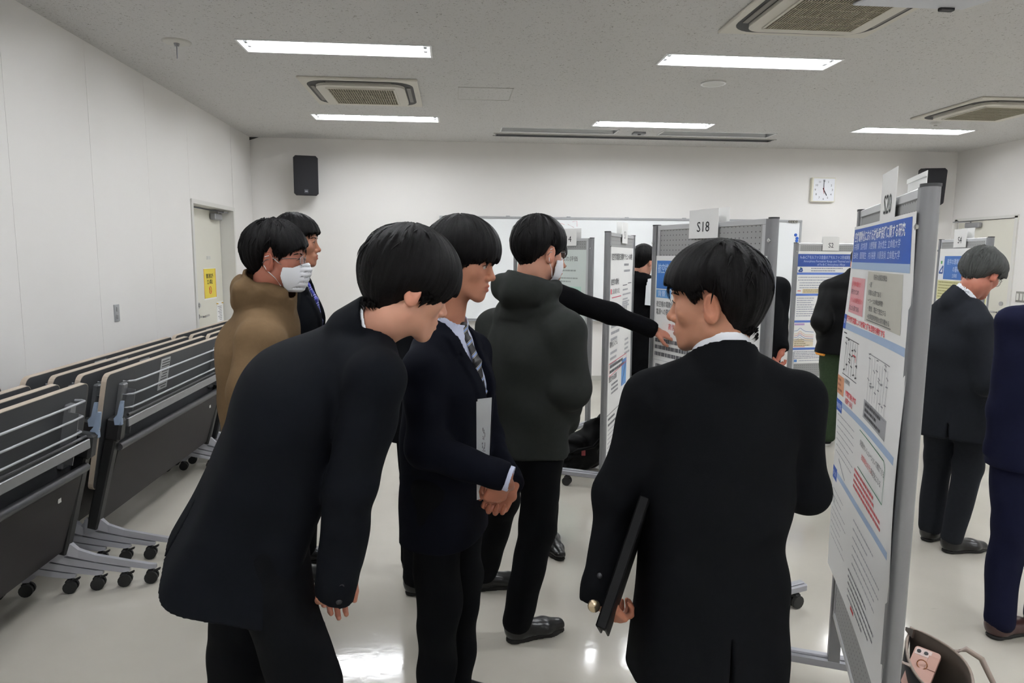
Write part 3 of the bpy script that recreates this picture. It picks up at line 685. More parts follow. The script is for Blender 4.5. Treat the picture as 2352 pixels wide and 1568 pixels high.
# ------------------------------------------------------------------ head, hair, hands, shoes
def head_sdf(nose=1.0, jaw=1.0):
    it = [(el((0, -.010, .042), (.0745, .098, .087)), 0), (el((0, .030, -.015), (.063, .057, .080)), .025)]
    for s in (-1, 1):
        it += [(rc((s*.047*jaw, .002, -.052), (s*.017, .064, -.089), .021, .016), .022), (sp((s*.043, .052, -.014), .022), .022)]
    it += [(sp((0, .070, -.092), .0165), .018), (rc((-.028, .080, .026), (.028, .080, .026), .011, .011), .014)]
    it += [(el((0, .072, -.060), (.030, .022, .024)), .014)]
    it += [(rc((0, .083, .014), (0, .083+.018*nose, -.026), .0070, .0095), .010), (sp((0, .0845+.018*nose, -.029), .0105), .006)]
    for s in (-1, 1): it += [(sp((s*.0115, .092, -.034), .0078), .006)]
    base = U(*it)
    def f(P):
        d = base(P); Q = P.copy(); Q[:, 0] = np.abs(Q[:, 0])
        d = smax(d, -sp((.031, .104, .009), .0175)(Q), .010)           # eye sockets
        d = smin(d, sp((.031, .0755, .008), .0135)(Q), .004)            # lids over the eyeballs
        d = smin(d, rc((.0205, .0855, -.0585), (0, .0945, -.0545), .0038, .0050), .003) if False else d
        d = smin(d, rc((.021, .084, -.0590), (.0, .0935, -.0552), .0035, .0052)(Q), .004)
        d = smin(d, rc((.018, .084, -.0665), (.0, .0922, -.0690), .0040, .0062)(Q), .004)
        d = smax(d, -rc((.023, .0885, -.0630), (0, .0980, -.0622), .0016, .0022)(Q), .002)
        # ears
        R = np.array(Matrix.Rotation(math.radians(-24), 3, 'Z') @ Matrix.Rotation(math.radians(-10), 3, 'X'))
        e = el((.0795, -.012, -.004), (.0085, .0185, .0325), R)(Q); e = smin(e, el((.075, -.006, -.026), (.008, .011, .013), R)(Q), .008)
        e = smax(e, -el((.0885, -.010, .002), (.0085, .0115, .0215), R)(Q), .004)
        e = smin(e, sp((.0765, .003, -.010), .006)(Q), .005)
        return smin(d, e, .006)
    return f
def vnoise(x, seed=0):
    """1-D value noise"""
    r = np.random.RandomState(seed).rand(512).astype(F32); i = np.floor(x).astype(int); t = (x-i); t = t*t*(3-2*t)
    return r[i % 512]*(1-t)+r[(i+1) % 512]*t
def hair_sdf(line, vol=0.012, jag=0.014, seed=1, nape=-.06, top=0.0, tex=.003, sidew=0.0):
    """line: [(azimuth degrees from the face, lowest z)], mirrored unless azimuths run from -180"""
    az = np.array([a for a, _ in line], float); zz = np.array([z for _, z in line], float); sym = az.min() >= 0
    outer = U((el((0, -.012, .040), (.0745+vol+sidew, .100+vol, .092+vol+top)), 0), (ec((0, -.040, .03), (0, -.048, nape), .066+vol*.5, .058+vol*.5, .052+vol*.3, .040, (1, 0, 0)), .03),
              (el((0, .012, .045), (.074+vol+sidew, .080+vol, .070+vol)), .03))
    def f(P):
        th = np.degrees(np.arctan2(P[:, 0], P[:, 1])); a = np.abs(th) if sym else th
        z0 = np.interp(a, az, zz).astype(F32)
        cr = np.arctan2(P[:, 0], P[:, 1]+.035)                            # azimuth about the crown
        d = outer(P)-F32(tex)*(1.3*vnoise(cr*9+20+P[:, 2]*14, seed)+0.7*vnoise(cr*27+40-P[:, 2]*12, seed+1)-1.0)
        j = F32(jag)*(vnoise(cr*9+50, seed+2)*0.8+vnoise(cr*23+70, seed+3)*0.7-0.75)
        fade = 1-np.clip((P[:, 2]-z0)/F32(.06), 0, 1); wgt = np.clip((np.abs(th)-50)/25, 0, 1)
        d = d+F32(vol*.9+sidew)*(fade*fade*wgt).astype(F32)
        return smax(d, (z0+j-P[:, 2])*F32(0.8), .005)
    return f
def hair_locks(line, n, seed, vol, L=0.035, w=0.006, spread=0.3, region=(0, 180), lift=0.002):
    """separate pointed locks that hang over the hairline"""
    r = random.Random(seed); az = [a for a, _ in line]; zz = [z for _, z in line]; sym = min(az) >= 0; vs = []; qs = []
    for _ in range(n):
        a = r.uniform(*region)*(r.choice((-1, 1)) if sym else 1); z0 = float(np.interp(abs(a) if sym else a, az, zz)); t = math.radians(a)
        pts = []
        zs = z0+r.uniform(.012, .05)*(1 if abs(a) < 48 else .6)+.004; ll = L*r.uniform(.5, 1.2)*(1 if abs(a) < 48 else .5); sw = r.uniform(-spread, spread)
        for k in range(5):
            u = k/4; z = zs-ll*u; tt = t+sw*u*ll*9
            e = max(0.05, 1-((z-.04)/(.10+vol))**2)**.5
            rx, ry = (.0745+vol)*max(e, .86), (.100+vol)*max(e, .84)
            pts.append(np.array([rx*math.sin(tt), -.012+ry*math.cos(tt), z])*np.array([1, 1, 1])+np.array([math.sin(tt), math.cos(tt), 0])*(lift-.012*u*u))
        o = len(vs); wd = w*r.uniform(.6, 1.3); tang = np.array([math.cos(t), -math.sin(t), 0]); nn = np.array([math.sin(t), math.cos(t), 0.2])
        for k, p in enumerate(pts):
            s = wd*(1-(k/4)**2)+.0004
            vs += [p-tang*s, p+nn*s*.5, p+tang*s, p-nn*s*.5]
        for k in range(4):
            for c in range(4): qs.append((o+k*4+c, o+k*4+(c+1) % 4, o+k*4+4+(c+1) % 4, o+k*4+4+c))
    return np.array(vs), np.array(qs)
def hair_tufts(n, seed, vol, top=0.0, sidew=0.0, lift=.005, L=.05, w=.004):
    """loose locks over the crown that break the outline"""
    r = random.Random(seed); vs = []; qs = []; c = np.array([0, -.012, .040]); ax = np.array([.0745+vol+sidew, .100+vol, .092+vol+top])
    for _ in range(n):
        a = r.uniform(0, 2*PI); u = r.uniform(.15, .98); el_ = math.acos(u)                     # polar angle from the top
        el2 = el_; az = a; sw = r.uniform(-.5, .5); ll = L*r.uniform(.6, 1.3)/.095; lf = lift*r.uniform(.2, 1.2); wd = w*r.uniform(.6, 1.3); o = len(vs)
        for k in range(5):
            t = k/4; e2 = el_+ll*t*.8; z2 = az+sw*t*.5
            nrm_ = np.array([math.sin(e2)*math.sin(z2), math.sin(e2)*math.cos(z2), math.cos(e2)])
            p = c+ax*nrm_+nrm_*(lf*math.sin(t*2.2)-.0035+.002*t); tg = np.array([math.cos(z2), -math.sin(z2), 0]); s = wd*(1-t*t)+.0004
            vs += [p-tg*s, p+nrm_*s*.5, p+tg*s, p-nrm_*s*.5]
        for k in range(4):
            for q in range(4): qs.append((o+k*4+q, o+k*4+(q+1) % 4, o+k*4+4+(q+1) % 4, o+k*4+4+q))
    return np.array(vs), np.array(qs)
def hand_sdf(w_, d, n, side, curl=0.5, s=1.0, spread=0.12, point=False, thumb=0.5):
    """w_ wrist, d direction of the fingers, n palm normal (where the fingers curl to), side = direction of the thumb"""
    w_ = np.asarray(w_, float); d = nrm(d); n = nrm(np.asarray(n)-d*(np.asarray(n)@d)); x = np.cross(d, n); x = x if x@np.asarray(side) > 0 else -x
    it = [(ec(w_-d*.01*s, w_+d*.03*s, .026*s, .020*s, .034*s, .016*s, x), 0), (ec(w_+d*.03*s, w_+d*.082*s, .034*s, .015*s, .036*s, .012*s, x), .015)]
    pts = [w_]
    for i, (lx, L) in enumerate(zip((.029, .010, -.010, -.028), (.072, .080, .073, .058))):
        p = w_+d*(.088-.006*abs(i-1.3))*s+x*lx*s; a = 0.12; dr = nrm(d+x*spread*(1.5-i)*.35)
        cu = (0.1 if (point and i == 0) else curl*(1+.12*i))
        q = p-dr*.02*s; rr = (.0092, .0086, .0078, .0068) if i < 3 else (.0082, .0075, .0068, .006)
        ang = 0.0; cur = p
        it.append((rc(q, p, rr[0]*s, rr[0]*s), .006))
        for k, fr in enumerate((.45, .31, .24)):
            ang += cu*(0.75, 1.0, .75)[k]; dd = dr*math.cos(ang)+n*math.sin(ang); nx = cur+dd*L*fr*s
            it.append((rc(cur, nx, rr[k]*s, rr[k+1]*s), .002)); cur = nx
        pts.append(cur)
    t0 = w_+d*.022*s+x*.024*s; t1 = t0+(d*.6+x*.62+n*.28*thumb*2)*.042*s; t2 = t1+(d*.85+x*.12+n*.6*thumb*2)*.030*s; t3 = t2+(d*.95-x*.05+n*.5*thumb)*.024*s
    it += [(rc(t0, t1, .0150*s, .0108*s), .012), (rc(t1, t2, .0105*s, .0092*s), .003), (rc(t2, t3, .0092*s, .0075*s), .003)]
    pts += [t3, t1]
    return U(*it), pts
def shoe_mesh(ank, toe, size=1.0, h=.006, sneaker=False):
    """shoe standing on the floor below the ankle and pointing along toe"""
    t = nrm((toe[0], toe[1], 0)); x = np.array([t[1], -t[0], 0]); o = np.array([ank[0], ank[1], 0])-t*.045*size
    def w(a, b, c): return o+x*a*size+t*b*size+np.array([0, 0, c*size])
    up = U((el(w(0, .035, .052), (.036*size, .042*size, .050*size) if False else (.040*size, .040*size, .052*size)), 0), (ec(w(0, .06, .045), w(0, .17, .034), .040*size, .042*size, .046*size, .032*size, x), .04), (ec(w(0, .17, .034), w(0, .240, .028), .046*size, .032*size, .032*size, .024*size, x), .02),
           (rc(w(0, .03, .06), w(0, .035, .12), .036*size, .038*size), .02))
    upc = CUT(up, hp((0, 0, .018), (0, 0, -1)), hp((0, 0, .115*size), (0, 0, 1)))
    sole = U((ec(w(0, .034, .0), w(0, .08, 0), .037*size, .037*size, .033*size, .033*size, x), 0), (ec(w(0, .08, 0), w(0, .19, 0), .033*size, .036*size, .045*size, .045*size, x), .02), (ec(w(0, .19, 0), w(0, .235, 0), .044*size, .044*size, .031*size, .03*size, x), .01))
    solec = CUT(sole, hp((0, 0, .022 if not sneaker else .03), (0, 0, 1)), hp((0, 0, .001), (0, 0, -1)))
    lo, hi = bbox([w(-.06, -.03, 0), w(.06, .30, .13), w(-.06, .30, 0), w(.06, -.03, .13)], .01)
    return nets(upc, lo, hi, h), nets(solec, lo, hi, h)
# ------------------------------------------------------------------ figures
def skel(x, y, face, h=1.72, stance=0.09, foot=None):
    """upright joints of a person standing at x, y and facing the given compass angle (degrees, 90 = away from the camera)"""
    s = h/1.72; a = math.radians(face); f = V3(math.cos(a), math.sin(a), 0); r = V3(f[1], -f[0], 0); o = V3(x, y, 0); Z = V3(0, 0, 1)
    J = dict(s=s, f=f, r=r, pelvis=o+Z*.93*s, chest=o+Z*1.24*s+f*.01, neck=o+Z*1.455*s, head=o+f*.035+Z*1.592*s, yaw=face, pitch=0.0, roll=0.0)
    for k, q in (('L', -1), ('R', 1)):
        J['sh'+k] = o+r*q*.165*s+Z*1.395*s; J['el'+k] = o+r*q*.225*s+Z*1.115*s-f*.02; J['wr'+k] = o+r*q*.225*s+Z*.865*s+f*.06
        J['hip'+k] = o+r*q*.088*s+Z*.88*s; J['kn'+k] = o+r*q*(.088+stance)/2*s+Z*.48*s+f*.02; J['an'+k] = o+r*q*stance*s+Z*.085*s; J['toe'+k] = f+r*q*.15
        J['palm'+k] = -r*q; J['thumb'+k] = f
    return J
def head_frame(J):
    a = math.radians(J['yaw']); p = math.radians(J['pitch']); q = math.radians(J['roll'])
    f = V3(math.cos(a)*math.cos(p), math.sin(a)*math.cos(p), -math.sin(p)); r = V3(math.sin(a), -math.cos(a), 0); u = np.cross(r, f)
    r2 = r*math.cos(q)+u*math.sin(q); u2 = -r*math.sin(q)+u*math.cos(q)
    return np.stack([r2, f, u2], 1)          # columns: right, forward, up
def local(f, c, R, s):
    c = A_(c); R = A_(R); return lambda P: f(((P-c)@R)/F32(s))*F32(s)
HAIRLINES = dict(
    short=[(0, .052), (35, .048), (55, .030), (72, .004), (86, .012), (100, .030), (115, -.012), (140, -.045), (180, -.060)],
    fringe=[(0, .030), (30, .022), (50, .012), (66, -.006), (80, -.012), (92, .022), (112, -.010), (140, -.048), (180, -.062)],
    long=[(0, .020), (30, .012), (50, -.008), (68, -.030), (84, -.022), (100, -.022), (120, -.052), (150, -.075), (180, -.080)],
    tidy=[(0, .060), (30, .055), (52, .040), (66, .012), (78, .000), (90, .030), (102, .026), (118, -.018), (145, -.052), (180, -.066)],
    full=[(0, .045), (30, .040), (55, .022), (72, -.004), (90, -.006), (108, -.014), (130, -.045), (160, -.070), (180, -.075)])
def person(label, J, top, top_m, leg_m, skin='fair', hair='black', cut='fringe', hs=1.0, vol=.012, jag=.014, htop=0.0, tex=.003, locks=120, seed=1, girth=1.0, hemlen=.20, hemw=1.0,
           sleeve=1.0, near=1, shirt=None, tie=None, mask=False, glasses=None, shoes=(None, None), open_front=False, hood=False, curl=(.55, .55), collar=True, extra=None, cuff=None, eyes=True, legw=1.0, sneaker=False, hood_up=0.0, tufts=None, nape=-.06, point='', sleeve_len=0.0, hand_dir={}, hair_side=0.0, lidz=0.0, shc=.046, hemn=2.8, buttons=''):
    root = thing('person', label, 'person', (J['pelvis'][0], J['pelvis'][1], 0))
    s = J['s']; R = head_frame(J); hc = J['head']; hs = hs*min(1.0, 0.5+s*0.5)
    hh = .0032 if near == 2 else (.0046 if near == 1 else .0058); bh = .0066 if near == 2 else (.009 if near == 1 else .012)
    up = nrm(J['neck']-J['pelvis']); RS = nrm(J['shR']-J['shL']); FR = nrm(np.cross(up, RS)); RH = nrm(J['hipR']-J['hipL'])
    def H(x, y, z): return hc+R@(np.array([x, y, z])*hs)
    nd = nrm(H(0, -.015, -.06)-J['neck']); neck = J['neck']
    # ---------------- body: head, neck, trunk, limbs and hands
    parts = []
    hd = head_sdf(); hf = local(hd, hc, R, hs)
    nk = U((rc(H(0, -.022, -.03), H(0, -.020, -.075), .052, .054), 0), (rc(H(0, -.020, -.07), neck-up*.03, .054, .058), .02))
    lo, hi = bbox([H(a, b, c) for a in (-.1, .1) for b in (-.12, .13) for c in (-.12, .14)]+[neck-up*.05], .06)
    hn = U((hf, 0), (nk, .025)); parts.append(nets(CUT(hn, hp(neck-up*.05, -up)), lo, hi, hh))
    nh = len(parts[0][0])
    ch = J['chest']; pe = J['pelvis']; slim = [(ec(pe, ch, .13, .085, .14, .09, RS), 0), (ec(ch, neck-up*.08, .14, .09, .10, .07, RS), .05), (rc(neck-up*.10, neck, .06, .052), .03)]
    for k in 'LR':
        slim += [(rc(neck-up*.06, J['sh'+k], .045, .045), .03), (rc(J['sh'+k], J['el'+k], .044, .036), .02), (rc(J['el'+k], J['wr'+k], .036, .026), .02), (rc(J['hip'+k], J['kn'+k], .07, .05), .03), (rc(J['kn'+k], J['an'+k], .048, .034), .02)]
    lo, hi = bbox([J[k+q] for k in ('sh', 'el', 'wr', 'kn', 'an') for q in 'LR']+[neck], .09)
    parts.append(nets(U(*slim), lo, hi, .016))
    for i, k in enumerate('LR'):
        d = hand_dir.get(k); fd = nrm(J['wr'+k]-J['el'+k]) if d is None else nrm(d)
        fh, pts = hand_sdf(J['wr'+k], fd, J['palm'+k], J['thumb'+k], curl[i], s, point=(k in point))
        arm = rc(J['wr'+k]-nrm(J['wr'+k]-J['el'+k])*.09, J['wr'+k], .034, .026)
        lo, hi = bbox(pts+[J['wr'+k]-fd*.10], .035); parts.append(nets(U((fh, 0), (arm, .012)), lo, hi, .0034 if near == 2 else .0046))
    v, q = join_np(parts); body = mesh_np('body', v, q, SKIN[skin], root)
    L = ((v-hc)@R)/hs; tone = np.ones((len(v), 3)); x, y, z = np.abs(L[:, 0]), L[:, 1], L[:, 2]; ish = np.arange(len(v)) < nh
    lips = np.clip(1-np.hypot(x/.022, (z+.0628)/.0125), 0, 1)*(y > .075)*ish; lips = np.clip(lips*3, 0, 1)[:, None]
    tone = tone*(1-lips)+np.array([.80, .52, .52])*lips
    ear = np.clip((x-.070)/.01, 0, 1)*(y < .03)*(y > -.05)*(z > -.05)*(z < .04)*ish; tone = tone*(1-ear[:, None]*np.array([.03, .16, .18]))
    nos = np.clip(1-np.sqrt((x/.02)**2+((y-.105)/.02)**2+((z+.03)/.02)**2), 0, 1)*ish; tone = tone*(1-nos[:, None]*np.array([.03, .15, .15]))
    sh_ = np.clip(1-np.hypot((x-.0)/.05, (z+.085)/.04), 0, 1)*(y > .05)*ish; tone = tone*(1-sh_[:, None]*np.array([.06, .03, .0]))
    hnd = (~ish); tone[hnd] *= np.array([1.0, .86, .84])
    set_attr(body, 'tone', tone)
    # eyes and brows
    if eyes:
        for q_ in (-1, 1):
            e = MB(); c = H(q_*.031, .0752, .0062+lidz); r_ = .0128*hs
            e.lathe(c, [(r_*math.sin(t), -r_*math.cos(t)) for t in np.linspace(.02, PI-.02, 9)], 12, R[:, 1]); eo = e.build('eye', M_eye, root)
            MB().lathe(c+R[:, 1]*r_*.86, [(.0001, .0022*hs), (.0042*hs, .0016*hs), (.0060*hs, -.001*hs)], 12, R[:, 1]).build('iris', M_iris, eo)
            ls = MB(); ls.tube([H(q_*xx, yy, zz+lidz) for xx, yy, zz in ((.0175, .0845, .0060), (.024, .0885, .0100), (.031, .0895, .0112), (.038, .0868, .0095), (.0445, .0800, .0058))], [.0008*hs, .0014*hs, .0016*hs, .0016*hs, .0010*hs], 5); ls.build('eyelash', M_lash, eo)
            b = MB(); b.tube([H(q_*xx, yy, zz) for xx, yy, zz in ((.013, .0925, .0240), (.022, .0925, .0275), (.032, .0885, .0295), (.042, .0800, .0285), (.050, .0700, .0245))], [.0018*hs, .0030*hs, .0030*hs, .0024*hs, .0010*hs], 6); b.build('eyebrow', HAIR['brown' if hair != 'grey' else 'grey'], root)
    # ---------------- hair
    line = HAIRLINES[cut] if isinstance(cut, str) else cut
    hsd = hair_sdf(line, vol, jag, seed, nape, htop, tex, hair_side)
    v, q = nets(hsd, (-.13, -.15, -.11), (.13, .15, .18+htop), hh*1.05/hs)
    hp_ = [(v, q)]
    if locks and near:
        hp_ += [hair_locks(line, locks, seed, vol, .04, .0055, .3, (0, 80)), hair_locks(line, locks//2, seed+5, -.001, .026, .004, .15, (95, 180), .0)] if line[0][0] >= 0 else [hair_locks(line, locks, seed, vol, .04, .0055, .3, (-180, 180))]
    nt_ = (140 if near == 2 else 70) if tufts is None else tufts
    if near and nt_: hp_.append(hair_tufts(nt_, seed+2, vol, htop, hair_side))
    v, q = join_np(hp_); hob = mesh_np('hair', (v*hs)@R.T+hc, q, HAIR[hair], root)
    cr = np.arctan2(v[:, 0], v[:, 1]+.035); set_attr(hob, 'flow', np.stack([cr, v[:, 2]*6+v[:, 1]*3, np.zeros(len(v))], 1))
    # ---------------- top: jacket, coat or sweater
    g = girth*s; wa = pe+(ch-pe)*.45; uh = nrm(ch-pe); uhm = nrm(uh*.35+V3(0, 0, 1)*.65) if not J.get('hemdir') is not None else nrm(J['hemdir'])
    hem = pe-uhm*hemlen*s
    pad = dict(suit=.002, parka=.022, bomber=.016, sweater=.004)[top]
    hl = np.linalg.norm(wa-hem); ex = .22; hx = hem-nrm(wa-hem)*ex; fl = 1+ex/hl
    hw_, hd_ = .178*hemw*g+pad, .128*hemw*g+pad; ww_, wd_ = (.166 if top == 'suit' else .160)*g+pad, .114*g+pad
    tors = [(ec(hx, wa, ww_+(hw_-ww_)*fl, wd_+(hd_-wd_)*fl, ww_, wd_, RH, hemn if top == 'suit' else 2), 0), (ec(wa, ch, ww_, wd_, .172*g+pad, .118*g+pad, RH+RS), .06), (ec(ch, neck-up*.085*s, .172*g+pad, .118*g+pad, .150*g+pad, .092*g+pad, RS), .06)]
    shp = .059*s+pad*.7
    tors += [(rc(J['shL']-up*.01, J['shR']-up*.01, shp, shp), .045)]
    for k in 'LR': tors += [(rc(neck+up*.004, J['sh'+k]+up*.004, .046*s+pad*.4, .054*s+pad*.6), .03)]
    torso = CUT(U(*tors), hp(hem+uhm*.002, -uhm), k=.006)
    sl = []
    for k in 'LR':
        a, e, w_ = J['sh'+k], J['el'+k], J['wr'+k]; fd = nrm(w_-e); w2 = w_+fd*(.012+sleeve_len)
        r0, r1, r2 = (.064*s+pad)*sleeve, (.056*s+pad)*sleeve, (.044*s+pad*.8)*sleeve
        up_ = rc(a, e, r0, r1); fo = U((rc(e, e+(w2-e)*.85, r1, r2), 0), (rc(e+(w2-e)*.85, w2+fd*.03, r2, r2*.97), .02))
        sl.append(wob(CUT(U((up_, 0), (fo, .03)), hp(w2, fd), k=.005), .0038, .17, seed+ord(k)))
    def topf(P):
        d = torso(P)
        for q_ in sl: d = smin(d, q_(P), .018)
        return d
    f0 = wob(topf, dict(suit=.004, sweater=.005, bomber=.006, parka=.008)[top], dict(suit=.28, sweater=.2, bomber=.2, parka=.18)[top], seed+3)
    def coll(P):
        if top == 'suit':
            c = rc(neck-up*.03, neck+nd*.11, .088*s, .061)(P); c = smax(np.abs(c-F32(.003))-F32(.0075), (P-A_(neck+nd*.022))@A_(nrm(nd*.85+FR*.35)), .002); c = smax(c, -((P-A_(neck))@A_(up))-F32(.05), .0); return smax(c, (P-A_(neck))@A_(FR)-F32(.045), .003)
        if top in ('parka',):
            c = rc(neck-up*.05, neck+nd*(.085+hood_up), .108*s, .094)(P); c = smax(np.abs(c)-F32(.007), (P-A_(neck+nd*(.065+hood_up)))@A_(nrm(nd*.9+FR*.25)), .004); c = smax(c, -((P-A_(neck))@A_(up))-F32(.06), 0); return smax(c, (P-A_(neck))@A_(FR)-F32(.105), .003)
        c = rc(neck-up*.03, neck+nd*.046, .074*s, .069)(P); c = smax(np.abs(c)-F32(.006), (P-A_(neck+nd*.034))@A_(nrm(nd*.8+FR*.4)), .003); return smax(c, -((P-A_(neck))@A_(up))-F32(.05), 0)
    hoodf = None
    if hood:
        Rm = np.stack([RS, FR, up], 1); hb = neck-FR*.062+up*(.008+hood_up); neck_ = neck; neck = neck+up*hood_up
        shell = U((el(hb, (.128, .070, .078), Rm), 0), (rc(neck-FR*.07+RS*.08+up*.02, neck+FR*.055+RS*.085+up*.02, .036, .026), .03), (rc(neck-FR*.07-RS*.08+up*.02, neck+FR*.055-RS*.085+up*.02, .036, .026), .03))
        cav = el(neck+up*.075-FR*.012, (.090, .085, .062), Rm)
        hoodf = wob(SUB(shell, cav, .012), .010, .12, seed+9); neck = neck_
    cav = rc(neck-up*.01, neck+nd*.2, .064, .066)
    def jf(P):
        d = smax(f0(P), -cav(P), .004)
        if open_front:
            q = P-A_(neck); u = q@A_(RS); sd = -(q@A_(up)); v_ = q@A_(FR)
            edge = F32(.066)*(1-sd/F32(.37)); inside = np.maximum(np.abs(u)-edge, np.maximum(sd-F32(.37), -v_+F32(.02)))
            lap = np.clip((F32(.052)-(np.abs(u)-edge))/F32(.006), 0, 1)*np.clip((F32(.34)-sd)/F32(.02), 0, 1)*(v_ > .01)*np.clip((sd-F32(.02))/F32(.02), 0, 1)
            notch = (np.abs(sd-.085-(np.abs(u)-.07)*.5) < .006)*(np.abs(u) > .078)
            d = d-F32(.007)*lap*(1-notch); d = smax(d, -inside, .003)
        if collar: d = smin(d, coll(P), .010 if top != 'bomber' else .004)
        if hoodf is not None: d = smin(d, hoodf(P), .012)
        if top == 'suit':
            q = P-A_(hem); below = F32(.17)-(q@A_(uhm)); u = np.abs(q@A_(RH)); bk = (q@A_(np.cross(uhm, RH)))
            d = smax(d, -np.maximum(np.maximum(u-np.clip(below, 0, 1)*F32(.05)-F32(.0005), -below), bk+F32(.03)), .002)
        if extra is not None: d = extra(P, d)
        return d
    pts = [hem, pe, ch, neck]+[J[k+q_] for k in ('sh', 'el', 'wr') for q_ in 'LR']
    lo, hi = bbox(pts, .21); v, q = nets(jf, lo, hi, bh)
    jk = mesh_np({'suit': 'jacket', 'parka': 'coat', 'bomber': 'jacket', 'sweater': 'sweater'}[top], v, q, top_m, root)
    J['_jf'] = jf; J['_hem'] = hem; J['_frames'] = (neck, up, RS, FR, nd)
    for k in buttons:
        fd = nrm(J['wr'+k]-J['el'+k]); od = nrm(V3(.35 if k == 'R' else -.5, -1, 0)); od = nrm(od-fd*(od@fd))
        for i_ in range(3):
            p = J['wr'+k]-fd*(.012+.022*i_)+od*(.0475*s*sleeve); MB().lathe(p, [(0, .003), (.006, .003), (.0075, .001), (.0075, -.004)], 10, od).build('sleeve_button', M_black, root)
    # ---------------- shirt
    if shirt is not None:
        def shf(P):
            c = rc(neck-up*.03, neck+nd*.11, .072*s, .0590)(P); c = smax(np.abs(c)-F32(.0028), (P-A_(neck+nd*shc))@A_(nrm(nd*.85+FR*.35)), .001); c = smax(c, -((P-A_(neck))@A_(up))-F32(.045), 0)
            if not open_front: return c
            b = U((ec(wa, ch, .145*g, .100*g, .155*g, .104*g, RS), 0), (ec(ch, neck-up*.085*s, .155*g, .104*g, .135*g, .080*g, RS), .06), (rc(neck-up*.08, neck-up*.0, .075, .064), .05))(P)
            b = smax(b, F32(.02)-(P-A_(neck))@A_(FR), .002)
            return smin(c, smax(b, -cav(P), .003), .003)
        lo, hi = bbox([neck, wa, J['shL'], J['shR']] if open_front else [neck-up*.05, neck+nd*.09], .13 if open_front else .09); v, q = nets(shf, lo, hi, bh*.75 if open_front else (.0036 if near == 2 else .005)); so = mesh_np('shirt', v, q, shirt, root)
        if cuff:
            for k in cuff:
                fd = nrm(J['wr'+k]-J['el'+k]); w_ = J['wr'+k]; a = w_-fd*.02; b = w_+fd*.030
                lo, hi = bbox([a, b], .06); v, q = nets(CUT(lambda P: np.abs(rc(a, b, .036*s, .035*s)(P))-F32(.003), hp(b-fd*.004, fd), hp(a, -fd)), lo, hi, .0035); mesh_np('cuff', v, q, shirt, root)
    if tie is not None:
        pth = [neck-up*.012+FR*.066, neck-up*.05+FR*.084, neck-up*.12+FR*.105*g+FR*.012, neck-up*.22*s+FR*.122*g+FR*.012, neck-up*.33*s+FR*.124*g+FR*.012, neck-up*.42*s+FR*.122*g]
        wd = [.017, .016, .022, .030, .036, .040]; fn = U(*[(ec(pth[i], pth[i+1], wd[i], .0065, wd[i+1], .0065, RS), .01) for i in range(5)], (el(pth[0], (.022, .014, .020), np.stack([RS, FR, up], 1)), .006))
        lo, hi = bbox(pth, .05); v, q = nets(fn, lo, hi, .0045); mesh_np('tie', v, q, tie, root)
    # ---------------- trousers
    it = [(ec(pe-V3(0, 0, .06)*s, pe+uh*.08, .150*g, .108*g, .145*g, .10*g, RH), 0)]
    for k in 'LR':
        it += [(rc(J['hip'+k]-V3(0, 0, .02), J['kn'+k], .092*s*legw, .070*s*legw), .035), (rc(J['kn'+k], J['an'+k]+V3(0, 0, .0), .070*s*legw, .060*s*legw), .03)]
    tr = wob(CUT(U(*it), hp((0, 0, .045), (0, 0, -1))), .006, .20, seed+11)
    lo, hi = bbox([pe+uh*.12]+[J[k+q_] for k in ('hip', 'kn', 'an') for q_ in 'LR'], .17*max(1, legw)); lo[2] = 0.02
    v, q = nets(tr, lo, hi, bh*1.5); mesh_np('trousers', v, q, leg_m, root)
    # ---------------- shoes
    for k in 'LR':
        (v1, q1), (v2, q2) = shoe_mesh(J['an'+k], J['toe'+k], 1.0*s**.5, .0062 if near == 2 else .008, sneaker)
        so = mesh_np('shoe', v1, q1, shoes[0] or M_shoe, root); mesh_np('sole', v2, q2, shoes[1] or M_sole, so)
    # ---------------- mask and spectacles
    if mask:
        el_ = U((el((0, .036, -.040), (.066, .058, .068)), 0), (el((0, .075, -.052), (.040, .034, .050)), .03), (rc((0, .088, .0), (0, .103, -.03), .012, .016), .02))
        def mf(P):
            d = np.abs(el_(P)-F32(.006))-F32(.0022)-F32(.0011)*np.sin((P[:, 2]+F32(.05))*F32(330))*(np.abs(P[:, 0]) < .05)
            d = smax(d, F32(.028)-P[:, 1]+np.abs(P[:, 2]+.052)*F32(.25), .003); top_ = P[:, 2]-(F32(-.020)+np.clip((P[:, 1]-.07)*.45, 0, .02)); return smax(smax(d, top_, .002), F32(-.112)-P[:, 2], .003)
        v, q = nets(mf, (-.09, 0, -.125), (.09, .13, .02), .0032); mo = mesh_np('face_mask', (v*hs)@R.T+hc, q, M_mask, root)
        for q_ in (-1, 1):
            t = MB(); t.tube([H(q_*.062, .042, -.022), H(q_*.072, .020, -.004), H(q_*.081, -.006, .018), H(q_*.086, -.022, .012)], .0016*hs, 5); t.tube([H(q_*.060, .030, -.088), H(q_*.072, .012, -.060), H(q_*.080, -.014, -.036), H(q_*.086, -.024, -.018)], .0016*hs, 5); t.build('ear_loop', M_mask, mo)
